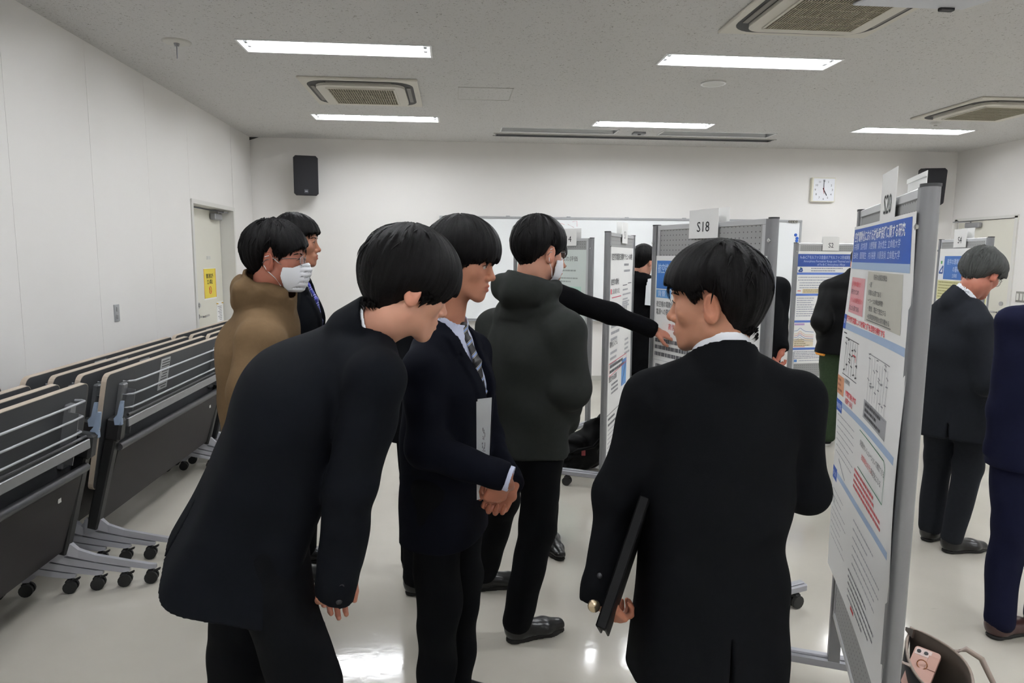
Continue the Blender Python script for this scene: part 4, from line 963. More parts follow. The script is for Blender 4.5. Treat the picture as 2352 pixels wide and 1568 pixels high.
    if glasses is not None:
        gl = MB()
        for q_ in (-1, 1):
            ring = [H(q_*(.033+a), .1005-.010*((a+.021)/.042)**1.5 if False else .1010-.30*abs(a)*(1 if a > 0 else .2), .004+b) for a, b in rrect(.044, .032, .011, 4)]
            gl.tube(ring, .0011*hs, 5, close=True)
            gl.tube([H(q_*.055, .0935, .012), H(q_*.066, .082, .012), H(q_*.074, .045, .010), H(q_*.079, .0, .006), H(q_*.082, -.018, .002), H(q_*.083, -.030, -.010)], .0014*hs, 5)
        gl.tube([H(-.0125, .1015, .010), H(0, .105, .014), H(.0125, .1015, .010)], .0012*hs, 5)
        go = gl.build('spectacles', glasses, root)
        for q_ in (-1, 1):
            ring = [H(q_*(.033+a), .1010-.30*abs(a)*(1 if a > 0 else .2), .004+b) for a, b in rrect(.043, .031, .010, 4)]
            MB().add(ring, [tuple(range(len(ring)))]).build('lens', M_lens, go)
    return root
# ------------------------------------------------------------------ folded flip-top tables
M_under = mat('charcoal_laminate', '434447', 0.6, spec=0.3, noise=(14, 0.06)); M_edge = mat('beige_edge_band', 'B5A899', 0.5, noise=(12, 0.04)); M_leg = mat('dark_grey_leg', '1A1A1C', 0.5, noise=(12, 0.08)); M_foot = mat('silver_grey_foot', '9FA0A6', 0.38, 0.35, noise=(12, 0.05))
M_panelm = mat('modesty_panel_brown_grey', '343132', 0.65, spec=0.25, noise=(12, 0.05)); M_lever = mat('pale_blue_lever', '8C9DB4', 0.45, noise=(12, 0.04)); M_wheel = mat('caster_rubber', '121213', 0.6, noise=(20, 0.1)); M_wire = mat('chromed_wire', 'B2B4B9', 0.42, 0.35, noise=(20, 0.04)); M_tubed = mat('grey_tube', '4C4C4F', 0.4, 0.5, noise=(12, 0.06))
TL = 1.72
def make_table():
    o = thing('folding_table', 'x', 'table', (0, 0, 0), 'folded flip-top tables')
    tilt = math.radians(10.5); Zt = V3(math.sin(tilt), 0, math.cos(tilt)); Xt = V3(math.cos(tilt), 0, -math.sin(tilt)); Yt = V3(0, 1, 0); topc = V3(0, TL/2, 1.0)-Zt*.30
    # table top: underside towards +x
    pl = rrect(TL, .60, .035, 4)
    MB().prism(pl, .022, topc-Xt*.011, Yt, Zt).build('table_top', M_under, o)
    n_ = len(pl); p2 = rrect(TL+.006, .606, .037, 4); v = [topc+Yt*a+Zt*b+Xt*s_ for s_ in (-.014, .010) for a, b in p2]+[topc+Yt*a+Zt*b+Xt*s_ for s_ in (-.014, .010) for a, b in pl]
    f = []
    for i in range(n_):
        j = (i+1) % n_; f += [(i, j, n_+j, n_+i), (2*n_+i, i, n_+i, 3*n_+i)[::-1] if False else (n_+i, n_+j, 3*n_+j, 3*n_+i), (i, 2*n_+i, 2*n_+j, j)]
    MB().add(v, f).build('edge_band', M_edge, o)
    for e, (y, sg) in enumerate(((.16, 1), (TL-.16, -1))):
        # bracket plate of the wire shelf
        b = MB(); q = topc+Zt*.085+V3(0, y-TL/2, 0)+Xt*.02; b.box(q, (.03, .055, .30), (Xt, Yt, Zt), bev=.006); b.box(q+Xt*.025+Yt*.026*sg, (.06, .004, .24), (Xt, Yt, Zt)); b.build('bracket', M_greysteel, o)
        yl = y-.105*sg; c = MB(); c.bar((-.135, yl, .19), (-.004, yl, .70), .055, .055, up=(0, 1, 0), bev=.008); c.box((.005, yl, .715), (.078, .065, .12), (Xt, Yt, Zt), bev=.012); lg = c.build('leg', M_leg, o)
        l = MB(); l.prism([(-.012, -.045), (.012, -.05), (.018, 0), (.010, .075), (-.008, .08), (-.010, .01), (-.024, -.008)], .014, (.045, yl-.030*sg, .79), nrm((.9, 0, .2)), nrm((.25, 0, 1))); l.box((.046, yl-.030*sg, .76), (.022, .018, .04), bev=.005); l.build('lever', M_lever, o)
        # foot: long arm into the room, short steep arm to the wall
        D = nrm((1, .19, 0)); base = V3(-.135, yl, 0); ft = MB()
        S = np.cross(V3(0, 0, 1), D)
        def arm(prof):
            v = []
            for d_, zt, zb, w_ in prof:
                p = base+D*d_; v += [p-S*w_+V3(0, 0, zb), p+S*w_+V3(0, 0, zb), p+S*w_*.7+V3(0, 0, zt), p-S*w_*.7+V3(0, 0, zt)]
            f = [(3, 2, 1, 0)]
            for i in range(len(prof)-1): f += [(i*4+k, i*4+(k+1) % 4, i*4+4+(k+1) % 4, i*4+4+k) for k in range(4)]
            f.append(tuple(range(len(v)-4, len(v)))); ft.add(v, f)
        arm([(-.035, .245, .175, .026), (.03, .25, .185, .026), (.07, .205, .165, .018), (.14, .170, .138, .016), (.28, .125, .097, .016), (.37, .098, .075, .017), (.40, .092, .075, .012)])
        arm([(-.17, .095, .070, .015), (-.14, .105, .07, .018), (-.09, .16, .11, .018), (-.035, .235, .175, .022)])
        ft.build('foot', M_foot, o)
        for d_ in (-.155, .375):
            p = base+D*d_; ca = MB()
            for k in (-1, 1): ca.cyl(p+S*k*.022+V3(0, 0, .031), p+S*k*.008+V3(0, 0, .031), .030, 14)
            ca.cyl(p+V3(0, 0, .031), p+V3(0, 0, .078), .009, 8); ca.box(p+V3(0, 0, .052)-D*.006, (.03, .036, .028), (D, S, V3(0, 0, 1)), bev=.008)
            if d_ > 0: ca.box(p+D*.026+V3(0, 0, .062), (.03, .02, .006), (nrm(D+V3(0, 0, .4)), S, nrm(V3(0, 0, 1)-D*.4)))
            ca.build('caster', M_wheel, o)
    # beam, tube, modesty panel
    MB().bar((.045, .10, .735), (.045, TL-.10, .735), .012, .045, bev=.003).build('beam', M_greysteel, o)
    b = MB(); b.cyl((.040, .12, .772), (.040, TL-.12, .772), .008, 8); b.build('rail', M_tubed, o)
    MB().cyl((.008, .07, .615), (.008, TL-.07, .615), .020, 12).build('cross_tube', M_tubed, o)
    pa_ = nrm((.155, 0, .51)); MB().box((-.062, TL/2, .405), (.006, TL-.17, .40), (nrm((pa_[2], 0, -pa_[0])), V3(0, 1, 0), pa_)).build('modesty_panel', M_panelm, o)
    # wire shelf
    for z, out in ((.945, .06), (.875, .06), (.805, .06)):
        x0 = .028-(1.0-z)*.18; pts = [(x0, .14, z), (x0+.03, .142, z), (x0+out*.85, .16, z), (x0+out, .25, z+.002), (x0+out, TL-.25, z+.002), (x0+out*.85, TL-.16, z), (x0+.03, TL-.142, z), (x0, TL-.14, z)]
        MB().tube(pts, .0055, 8).build('shelf_wire', M_wire, o)
    s_ = MB(); s_.box(topc+Xt*.0125-Yt*.16+Zt*.19, (.002, .13, .19), (Xt, Yt, Zt)); st = s_.build('sticker', mat('silver_sticker', 'A6A7A8', .45, noise=(12, .04)), o)
    mb = MB(); r_ = random.Random(5)
    for k in range(11): mb.box(topc+Xt*.0140+Yt*(-.16+r_.uniform(-.01, .01))+Zt*(.27-.016*k), (.001, r_.uniform(.06, .11), .005), (Xt, Yt, Zt))
    tag(mb.build('sticker_print', M_panelm, st), kind='stuff')
    MB().box(V3(-.024, TL-.24, .52), (.003, .022, .03)).build('tag', M_white, o)
    return o
tab0 = make_table(); first = True
ordn = ['the aisle-side one', 'second from the aisle', 'third from the aisle', 'the one against the wall']
for gi, (ye, gname) in enumerate(((3.305-TL, 'in the stack beside the bowing man'), (3.50, 'in the middle stack by the left wall'), (5.27, 'in the stack behind the khaki coat'))):
    for i in range(4):
        t = tab0 if first else copy_tree(tab0); first = False
        x = (-1.715, -1.725, -1.72)[gi]-.112*i; t.location = (x, ye-.026*i, 0); t['label'] = 'folded flip-top table '+gname+', '+ordn[i]

# ------------------------------------------------------------------ poster boards
HB = 1.764
M_bpanel = mat('grey_perforated_panel_face', 'A2A3A3', .6, noise=(9, .03)); M_post = mat('grey_aluminium_post', '8A8B8E', .42, .55, noise=(10, .05)); M_rail = mat('silver_rail', 'C7C9CB', .35, .5, noise=(10, .04)); M_cap = mat('dark_post_cap', '3A3B3D', .5, noise=(10, .06))
def perforated():
    """grey board with rows of small dark holes"""
    m = bpy.data.materials.new('perforated_board'); m.use_nodes = True; nt = m.node_tree; b = nt.nodes['Principled BSDF']
    uv = nt.nodes.new('ShaderNodeUVMap'); sc = nt.nodes.new('ShaderNodeVectorMath'); sc.operation = 'SCALE'; sc.inputs['Scale'].default_value = 40.0; nt.links.new(uv.outputs[0], sc.inputs[0])
    fr = nt.nodes.new('ShaderNodeVectorMath'); fr.operation = 'FRACTION'; nt.links.new(sc.outputs[0], fr.inputs[0])
    di = nt.nodes.new('ShaderNodeVectorMath'); di.operation = 'DISTANCE'; di.inputs[1].default_value = (.5, .5, 0); nt.links.new(fr.outputs[0], di.inputs[0])
    lt = nt.nodes.new('ShaderNodeMath'); lt.operation = 'LESS_THAN'; lt.inputs[1].default_value = .12; nt.links.new(di.outputs['Value'], lt.inputs[0])
    mx = nt.nodes.new('ShaderNodeMix'); mx.data_type = 'RGBA'; mx.inputs[6].default_value = (*hexc('9D9E9D'), 1); mx.inputs[7].default_value = (*hexc('4A4A4A'), 1)
    nt.links.new(lt.outputs[0], mx.inputs[0]); nt.links.new(mx.outputs[2], b.inputs['Base Color']); b.inputs['Roughness'].default_value = .6
    return m
M_perf = perforated()
class Board:
    """p0, p1: floor points of the two posts, as read from the side that carries the poster (p0 at its left)"""
    def __init__(s, p0, p1, label, foot=.30, plain=False, zb=.30):
        s.p0 = V3(p0[0], p0[1], 0); s.p1 = V3(p1[0], p1[1], 0); s.X = nrm(s.p1-s.p0); s.N = V3(s.X[1], -s.X[0], 0); s.W = np.linalg.norm(s.p1-s.p0); s.Z = V3(0, 0, 1)
        c = (s.p0+s.p1)/2; o = s.o = thing('poster_board', label, 'poster board', c)
        A = (s.X, -s.N, s.Z)
        for p in (s.p0, s.p1):
            po = MB(); po.cyl(p+V3(0, 0, .10), p+V3(0, 0, HB), .021, 16); po.box(p+s.Z*(HB/2+.05)-s.X*(.012 if p is s.p1 else -.012), (.024, .040, HB-.10), A); pb = po.build('post', M_post, o)
            MB().cyl(p+V3(0, 0, HB-.001), p+V3(0, 0, HB+.006), .0222, 16).build('post_cap', M_cap, pb)
            sc = MB(); sc.cyl(p+s.Z*(HB-.09)+s.N*.018-s.X*0, p+s.Z*(HB-.09)+s.N*.025, .008, 12); sc.cyl(p+s.Z*(HB-.09)+s.N*.025, p+s.Z*(HB-.09)+s.N*.027, .004, 8); sc.build('screw', M_steel, pb)
            f = MB(); f.box(p+V3(0, 0, .095), (.05, 2*foot, .035), A, bev=.006); f.box(p+V3(0, 0, .115), (.03, 2*foot-.02, .012), A, bev=.004); fo = f.build('foot_bar', M_foot, o)
            for k in (-1, 1):
                q = p+s.N*k*(foot-.05); ca = MB()
                for e in (-1, 1): ca.cyl(q+s.X*e*.024+V3(0, 0, .032), q+s.X*e*.010+V3(0, 0, .032), .031, 14)
                ca.cyl(q+V3(0, 0, .032), q+V3(0, 0, .08), .010, 8); ca.box(q+V3(0, 0, .058), (.042, .036, .022), A, bev=.006); ca.build('caster', M_wheel, fo)
        L = s.W-.052; z0, z1 = zb, HB-.012
        me = MB(); me.box(c+s.Z*(z0+z1)/2, (L, .022, z1-z0), A); po = me.build('panel', M_perf if not plain else M_bpanel, o)
        uvl = po.data.uv_layers.new(name='UVMap')
        for lp in po.data.loops:
            v = np.array(po.data.vertices[lp.vertex_index].co)+c; uvl.data[lp.index].uv = (float((v-s.p0)@s.X)+.004, float(v[2]))
        for zz in (z0, z1): MB().box(c+s.Z*zz, (L, .030, .026), A, bev=.003).build('rail', M_rail, o)
        for e in (-1, 1): MB().box(c+s.X*e*(L/2-.012)+s.Z*(z0+z1)/2, (.022, .028, z1-z0), A).build('side_rail', M_rail, o)
    def pt(s, u, z, off=0.0):
        """u metres from the left post along the board, height z, off in front of the panel face"""
        return s.p0+s.X*u+s.Z*z+s.N*(.0115+off)
def card(b, u, txt, size=(.20, .145), z=None, double=True, lab='', tilt=0.0):
    """paper number card folded over the top rail"""
    z = HB-.005 if z is None else z; w_, h_ = size
    o = thing('number_card', lab, 'sign', b.pt(u, HB-.05, .01))
    MB().box(b.pt(u, z, .010), (w_, .0012, h_), (b.X, -b.N, b.Z)).build('front_leaf', M_white, o)
    if double: MB().box(b.pt(u+.02, z+.006, -.036), (w_, .0012, h_), (b.X, -b.N, b.Z)).build('back_leaf', M_white, o)
    if txt: flat_text(txt, h_*.50, b.pt(u, z-h_*.27, .0108), b.X, b.Z, M_ink, o, xs_=.95)
    return o
# ------------------------------------------------------------------ posters
PC = {}
def pcol(h):
    if h not in PC: PC[h] = mat('print_'+h, h, .6, noise=(8, .02))
    return PC[h]
class Poster:
    """sheet on a board; u right, v down from the top left corner, wave(u, v) lifts the paper off the panel"""
    def __init__(s, b, u0, ztop, w_, h_, label, wave=None, m=None, nu=14, nv=24):
        s.b, s.u0, s.zt, s.w, s.h = b, u0, ztop, w_, h_; s.wave = wave or (lambda u, v: .002+.003*math.sin(u/w_*3.1+1)*math.sin(v/h_*4))
        s.o = thing('poster', label, 'poster', b.pt(u0+w_/2, ztop-h_, .004))
        P = []; Q = []
        for j in range(nv+1):
            for i in range(nu+1): P.append(s.at(w_*i/nu, h_*j/nv, 0))
        for j in range(nv):
            for i in range(nu): a = j*(nu+1)+i; Q.append((a, a+nu+1, a+nu+2, a+1))
        sh = mesh_np('sheet', np.array(P), np.array(Q), m or M_white, s.o); s.k = 0
    def at(s, u, v, lift): return s.b.pt(s.u0+u, s.zt-v, s.wave(u, v)+.0016+lift)
    def rect(s, u, v, w_, h_, col, name='colour_block', lift=.0006, n=(8, 6), skew=0.0):
        P = []; Q = []; n1, n2 = n
        for j in range(n2+1):
            for i in range(n1+1): P.append(s.at(u+w_*i/n1, v+h_*j/n2+skew*i/n1, lift))
        for j in range(n2):
            for i in range(n1): a = j*(n1+1)+i; Q.append((a, a+n1+1, a+n1+2, a+1))
        return mesh_np(name, np.array(P), np.array(Q), pcol(col), s.o)
    def text(s, t, u, v, size, col, align='LEFT', xs=1.0, bold=0.0, name='lettering', lift=.0014):
        vv, f = text_mesh(t, size, align, 1.0, bold, xs)
        P = np.array([s.at(u+a, v-b, lift) for a, b, _ in vv]); return mesh_np(name, P, f, pcol(col), s.o, False)
    def lines(s, u, v, w_, n, pitch, th, col, seed=0, name='text_lines', dash=True):
        """greeked small print: rows of short strokes"""
        r = random.Random(seed); P = []; Q = []
        for k in range(n):
            x = u; end = u+w_*r.uniform(.55, 1.0)
            while x < end-.004:
                L = r.uniform(.006, .03) if dash else end-u; L = min(L, end-x); y = v+pitch*k
                o = len(P); P += [s.at(x, y, .0012), s.at(x, y+th, .0012), s.at(x+L, y+th, .0012), s.at(x+L, y, .0012)]; Q.append((o, o+1, o+2, o+3)); x += L+r.uniform(.002, .005)
        return tag(mesh_np(name, np.array(P), np.array(Q), pcol(col), s.o), kind='stuff')
    def line(s, pts, th, col, name='line', lift=.0013, closed=False):
        """drawn polyline in poster coordinates"""
        pts = [np.array(p, float) for p in pts]; P = []; Q = []
        if closed: pts = pts+[pts[0]]
        for a, b in zip(pts[:-1], pts[1:]):
            m_ = max(1, int(np.linalg.norm(b-a)/.03)); d = nrm(np.append(b-a, 0))[:2]; nn = np.array([-d[1], d[0]])*th/2
            for k in range(m_):
                p, q = a+(b-a)*k/m_, a+(b-a)*(k+1)/m_; o = len(P)
                for w_, sg in ((p, -1), (p, 1), (q, 1), (q, -1)): P.append(s.at(*(w_+nn*sg), lift))
                Q.append((o, o+1, o+2, o+3))
        return mesh_np(name, np.array(P), np.array(Q), pcol(col), s.o)
K = .85
def B_(px, py): return atz(px, py, HB)
# positions from the tops of the posts
b20 = Board(B_(1985, 485), B_(2138, 428), 'nearest poster board, numbered 20, turned edge-on beside the black-suited man', foot=.30)
b18 = Board(B_(1509, 519), B_(1778, 502), 'grey poster board numbered S18 behind the black-suited man', foot=.30)
b16 = Board(B_(1396, 533), B_(1396, 533)+.88*nrm(B_(1446, 541)-B_(1396, 533)), 'poster board with a white poster left of the S18 board', foot=.30)
p14 = B_(1360, 547); b14 = Board(p14+V3(-.62, .62, 0), p14, 'poster board numbered 14 behind the dark grey coat', foot=.30)
p2 = B_(1828, 558); b2 = Board(p2, p2+.92*nrm(V3(1, .12, 0)), 'poster board numbered S2 in front of the back wall', foot=.30)
b4 = Board(B_(2163, 551), B_(2277, 545), 'poster board numbered S4 near the right wall door', foot=.28)
card(b18, .40, 'S18', (.21, .135), lab='white number card reading S18 on its board')
card(b20, .52, 'S20', (.20, .15), HB+.002, double=False, lab='white number card ending in 20 on the nearest board')
o = thing('number_card', 'blank back of a white card standing behind the nearest board top', 'sign', b20.pt(.66, HB, -.05)); MB().box(b20.pt(.62, HB-.012, -.036), (.20, .0012, .13), (b20.X, -b20.N, b20.Z)).build('leaf', M_white, o); MB().box(b20.pt(.62, HB+.045, -.034), (.20, .004, .012), (b20.X, -b20.N, b20.Z)).build('fold', M_white, o)
card(b16, .47, 'S1', (.19, .15), HB+.01, lab='white number card starting with S on the white-poster board')
card(b14, .62, 'S14', (.21, .15), HB+.01, lab='white number card ending in 14 behind the dark grey coat')
card(b2, .41, 'S2', (.20, .145), HB-.005, lab='white number card reading S2 near the back wall')
card(b4, .36, 'S4', (.20, .145), HB+.005, lab='white number card reading S4 near the right wall')
# ---- S20 poster, curling off the board
def wave20(u, v):
    a = min(1, v/.5); return .006+.010*(1-u/.84)**2+.007*math.sin(v*4.3+u*2.2)**2+.040*a*(v/1.2)*max(0, (.84-u)/.84)**1.5*(.6+.4*math.sin(v*4))
S = Poster(b20, .02, HB-.055, .855, 1.22, 'large blue-titled research poster curling off the nearest board', wave20, nu=20, nv=40)
S.rect(.012, .010, .81, .110, '1F52AE', 'title_band', n=(14, 6)); S.rect(.012, .120, .81, .022, 'A9BFDB', 'pale_band', n=(14, 3))
S.text('空機電動化における故障時保護に関する研究', .03, .050, .036, 'EEF2FA', bold=.0006, xs=1.02, name='title_lettering')
for v_, ws in ((.078, ('井晃輝', '武井智貴', '川野賢輔', '清水悠生', '立命館大学')), (.107, ('田卓也', '菅原寛生', '内川裕樹', '川原良尚', '立命館大学'))):
    for k_, t_ in enumerate(ws): S.text(t_, (.035, .155, .305, .445, .575)[k_], v_, .024, 'DCE6F6', xs=1.22, name='author_lettering')
S.rect(.06, .170, .235, .118, 'DDA0A4', 'pink_box'); S.rect(.33, .146, .43, .150, 'C6C4B8', 'beige_box')
for i, (t, c_) in enumerate((('近年機の電動化が', 'D8454B'), ('期待されており', '3B3B3D'), ('それらの信頼性確保の', 'D8454B'), ('向上が必要である', '3B3B3D'))): S.text(t, .075, .198+.0265*i, .0185, c_, xs=1.10)
for i, t in enumerate(('従来の過電流検出', '・閾', '保護の必要である', '一つ一つの検出時間', '・閾値、電圧で復旧する', '→故障箇所判別と切り離せる')): S.text(t, .36 if i else .42, .167+.0235*i, .0175, '47474A', xs=1.25)
S.line([(.36, .290), (.66, .290)], .002, '47474A', 'underline')
S.text('模擬試験装置により故障保護を適用を検討する', .05, .318, .0205, 'D43C46', xs=1.28, bold=.0005)
S.rect(.0, .300, .045, .050, '2A57B4', 'blue_tab'); S.text('目的', .004, .330, .018, 'E6ECF8'); S.rect(.045, .327, .775, .022, 'A9BFDB', 'pale_band', skew=-.008, n=(14, 3))
r = random.Random(9)
def circuit(u0, u1, v0, v1, n, col, th):
    """small circuit diagram: rungs between two rails"""
    for k in range(n):
        u = u0+(u1-u0)*(k+.5)/n; S.line([(u, v0+r.uniform(0, .02)), (u, v1-r.uniform(0, .02))], th, col, 'circuit_line')
        for q_ in range(3): vv = v0+(v1-v0)*r.random(); S.line([(u-.012, vv), (u+.012, vv+r.uniform(-.006, .006))], th*1.6, col, 'circuit_part')
    for v_ in (v0, v1): S.line([(u0, v_), (u1, v_)], th, col, 'circuit_line')
circuit(.07, .28, .375, .50, 6, '3A3A3C', .0026); circuit(.42, .68, .385, .53, 8, '8A8A8E', .0022)
S.line([(.20, .42), (.245, .42), (.245, .44)], .004, 'C23A40', 'red_connection'); S.rect(.03, .36, .05, .004, '3A3A3C', 'diagram_caption')
S.rect(.0, .515, .10, .065, 'D99A74', 'orange_box'); S.lines(.01, .525, .075, 3, .018, .008, 'A86A48', 4); S.text('装置構成', .11, .525, .018, '47474A', xs=1.1)
S.rect(.0, .60, .085, .042, '2A57B4', 'blue_tab'); S.text('等価回路', .006, .630, .021, 'E6ECF8', xs=.9); S.rect(.085, .600, .735, .020, 'A9BFDB', 'pale_band', skew=-.012, n=(14, 3))
S.text('充電機器も対応', .13, .565, .021, 'D43C46', xs=1.1, bold=.0004); S.text('必要である', .13, .590, .021, 'D43C46', xs=1.1, bold=.0004)
S.rect(.40, .525, .30, .055, 'A4A5A8', 'grey_box'); S.lines(.42, .532, .25, 3, .016, .009, '4D4D50', 5)
S.lines(.03, .65, .30, 7, .022, .003, 'A9AAAE', 6); S.line([(.38, .625), (.72, .625), (.74, .64), (.74, .735), (.40, .735)], .003, '3F7F5C', 'green_frame'); S.text('保護動作シミュレーションで確認できる', .40, .665, .020, '5A5A5E', xs=.95); S.text('故障検出を行い、', .44, .700, .020, 'D8454B', xs=1.1); S.text('安定化になる', .58, .700, .020, '5A5A5E', xs=1.1)
S.lines(.36, .750, .40, 4, .017, .009, 'D8656B', 7)
S.rect(.0, .845, .075, .045, '2A57B4', 'blue_tab'); S.text('まとめ', .006, .876, .022, 'E6ECF8', xs=.9); S.rect(.075, .850, .745, .020, 'A9BFDB', 'pale_band', skew=-.02, n=(14, 3)); S.line([(.09, .80), (.16, .822), (.22, .838)], .004, '8F9096', 'text_column')
S.lines(.03, .92, .30, 8, .024, .003, 'A9AAAE', 8); S.line([(.015, .935), (.05, .95), (.07, .965)], .005, '3A3A3C', 'sketch_line'); S.lines(.40, .90, .36, 6, .028, .005, 'B0B1B6', 12); S.lines(.35, 1.08, .40, 5, .022, .006, '77777C', 13); S.rect(.40, 1.18, .05, .012, 'D8454B', 'red_mark')
# ---- S18 poster
S = Poster(b18, .02, HB-.155, .80, 1.12, 'research poster with a blue title band on the S18 board', lambda u, v: .002+.022*max(0, u-.72)*8*max(0, .2-v)*2+.004*math.sin(u*5)**2)
S.rect(.015, .025, .77, .145, '3A77C4', 'title_band', n=(12, 4)); S.text('航空機電動化における遮断器レスの直流系統の最適化', .025, .085, .052, 'B9D4F0', xs=.60, bold=.0006, name='title_lettering')
S.rect(.015, .175, .13, .042, '6CA3DA', 'blue_tab'); S.text('背景', .03, .208, .034, 'D9E8F8')
S.text('航空機の電動化にむけ', .02, .262, .034, '3F3F42', xs=.62); S.text('電源への要求が増大', .02, .302, .034, '3F3F42', xs=.62); S.text('高信頼化', .13, .375, .036, 'D8505A', xs=.8)
S.lines(.02, .43, .70, 3, .036, .020, '6A6A6E', 21); S.line([(.015, .545), (.75, .545), (.75, .64), (.015, .64)], .002, 'B9BABF', 'frame_line', closed=True); S.lines(.03, .565, .66, 2, .034, .020, '6A6A6E', 22)
S.lines(.03, .70, .5, 3, .034, .018, '85858A', 23); S.rect(.015, .83, .13, .05, '6CA3DA', 'blue_tab'); S.rect(.06, .90, .17, .15, '8B948C', 'photograph'); S.lines(.30, .86, .4, 7, .032, .016, '9A9AA0', 24)
# ---- white poster (S16)
S = Poster(b16, .04, HB-.095, .80, 1.16, 'white research poster with black and red text left of the S18 board')
S.text('航空機補助電源用三相電動アクチュエータの特性', .03, .085, .05, '4A4B4E', xs=.66, bold=.0008, name='title_lettering'); S.lines(.45, .115, .32, 2, .045, .016, '9A9AA0', 31)
for t, u, v in (('航空機の電動化', .02, .255), ('試験システム', .02, .455), ('電動化システム', .02, .685), ('想定される効果', .03, .93)): S.text(t, u, v, .046, '4A4B4E', xs=.8, bold=.0006)
S.rect(.015, .285, .03, .035, 'D63A50', 'red_mark'); S.text('と高信頼性の両立', .05, .318, .040, '5A5A5E', xs=.8); S.line([(.05, .345), (.36, .345)], .006, 'E0607A', 'red_underline')
S.rect(.42, .27, .17, .006, '6A6A6E', 'table_line'); S.rect(.62, .26, .14, .006, '6A6A6E', 'table_line'); S.lines(.42, .30, .34, 4, .035, .012, 'B4B5BA', 32); S.lines(.42, .39, .33, 2, .03, .012, 'B4B5BA', 33)
S.lines(.05, .49, .30, 4, .045, .020, 'B4B5BA', 34); S.text('実験装置', .46, .47, .046, '5A5A5E', xs=.8); S.text('課題', .46, .535, .046, '5A5A5E'); S.line([(.50, .575), (.53, .565), (.53, .595), (.50, .59)], .005, 'D63A50', 'red_mark', closed=True); S.text('解析が', .57, .59, .044, '5A5A5E'); S.lines(.05, .72, .28, 3, .04, .018, 'B4B5BA', 35); S.lines(.55, .68, .2, 4, .035, .016, 'B4B5BA', 36)
S.line([(.02, .80), (.62, .80), (.64, .86), (.04, .89)], .005, 'D8506A', 'red_frame', closed=True); S.lines(.05, .815, .52, 2, .036, .020, '6A6A6E', 37)
S.rect(.46, .83, .18, .20, '6FA0D8', 'photograph'); S.line([(.47, 1.02), (.62, .86)], .014, '4A5F8C', 'photograph_detail'); S.lines(.12, .955, .26, 3, .03, .014, '8A8A90', 38)
# second sheet
S = Poster(b16, .04, HB-.095-1.165, .80, .30, 'white lower poster sheet with a table on the board left of S18')
S.lines(.03, .02, .3, 2, .04, .016, '6A6A6E', 41); S.lines(.03, .10, .34, 6, .032, .008, 'B4B5BA', 42); S.rect(.48, .03, .10, .14, '77736F', 'photograph'); S.rect(.62, .0, .10, .16, '8F7F7C', 'photograph')
# ---- S14 poster
S = Poster(b14, .03, HB-.10, .80, 1.10, 'pale green research poster behind the dark grey coat', m=mat('pale_green_paper', 'D3DCD8', .7, noise=(5, .02)))
S.text('電動化システムの評価', .26, .10, .05, '5A5D60', xs=.9, name='title_lettering'); S.lines(.30, .14, .44, 2, .04, .014, '9DA5A2', 51); S.rect(.30, .33, .45, .08, 'B9DACD', 'green_box'); S.rect(.40, .46, .22, .13, '4F8CC9', 'blue_box'); S.rect(.63, .47, .12, .055, 'E0A39C', 'pink_box'); S.rect(.30, .60, .45, .30, 'A9D0C6', 'green_box'); S.rect(.68, .72, .04, .02, 'D63A50', 'red_mark'); S.lines(.32, .25, .40, 3, .03, .012, '9DA5A2', 52); S.rect(.30, .92, .40, .16, '9FBFD3', 'blue_box')
# ---- S2 poster
S = Poster(b2, .01, HB-.085, .90, 1.22, 'research poster with a navy title band on the S2 board')
S.rect(.01, .03, .86, .135, '32519E', 'title_band'); S.text('Fe-B-Cアモルファス合金のアモルファス形成範囲と熱的・磁気的', .04, .080, .042, 'CFD8EE', xs=.68, name='title_lettering'); S.text('Amorphous Formation Range and Thermal and Magnetic Properties', .085, .118, .034, 'C3CEEA', xs=.86, name='title_lettering'); S.text('of Fe-B-C Amorphous Alloys', .25, .153, .034, 'C3CEEA', xs=.86, name='title_lettering')
S.line([(.03, .215), (.065, .18), (.075, .215)], .016, '2C4F96', 'emblem', closed=True); S.rect(.045, .172, .018, .012, '4E9A52', 'emblem_dot'); S.lines(.18, .178, .5, 2, .026, .010, '8A8FA0', 61)
for i, v in enumerate((.228, .455, .745, 1.045)): S.rect(.01, v, .86, .024, '5B7BC8', 'section_bar')
S.lines(.03, .275, .66, 2, .03, .008, '9A9FAE', 62); S.lines(.05, .335, .60, 3, .026, .008, '9A9FAE', 63); S.rect(.09, .405, .45, .048, 'E8D9B4', 'cream_box'); S.lines(.10, .413, .36, 2, .02, .007, '8F835F', 64); S.rect(.03, .42, .04, .010, 'D8705E', 'red_mark'); S.rect(.66, .28, .20, .20, '3C6FBE', 'blue_box')
S.lines(.03, .50, .28, 9, .024, .008, '9A9FAE', 65); S.rect(.36, .495, .24, .22, 'C9D4E4', 'picture_box'); S.rect(.37, .53, .10, .028, '4C86C6', 'blue_tab'); S.rect(.36, .65, .13, .075, '6F7174', 'photograph')
for u in (.02, .29): S.rect(u, .778, .12, .02, 'B79AC8', 'violet_tab')
for k, (c_, dv) in enumerate((('4677B0', 0), ('E3B27A', .035), ('D0605E', .055), ('3E5AA8', .075), ('9AA0B8', .10))):
    S.line([(.02, .86+dv), (.06, .855+dv), (.085, .83+dv), (.10, .81+dv+.02), (.115, .845+dv), (.16, .868+dv), (.26, .875+dv)], .004, c_, 'graph_curve')
S.rect(.01, .945, .25, .085, 'E4D8BE', 'cream_box'); S.rect(.30, .945, .55, .085, 'E4D8BE', 'cream_box'); S.lines(.03, .955, .20, 4, .02, .007, '8F835F', 66); S.lines(.32, .955, .4, 4, .02, .007, '8F835F', 67); S.rect(.02, 1.028, .14, .010, 'DB9A92', 'red_line')
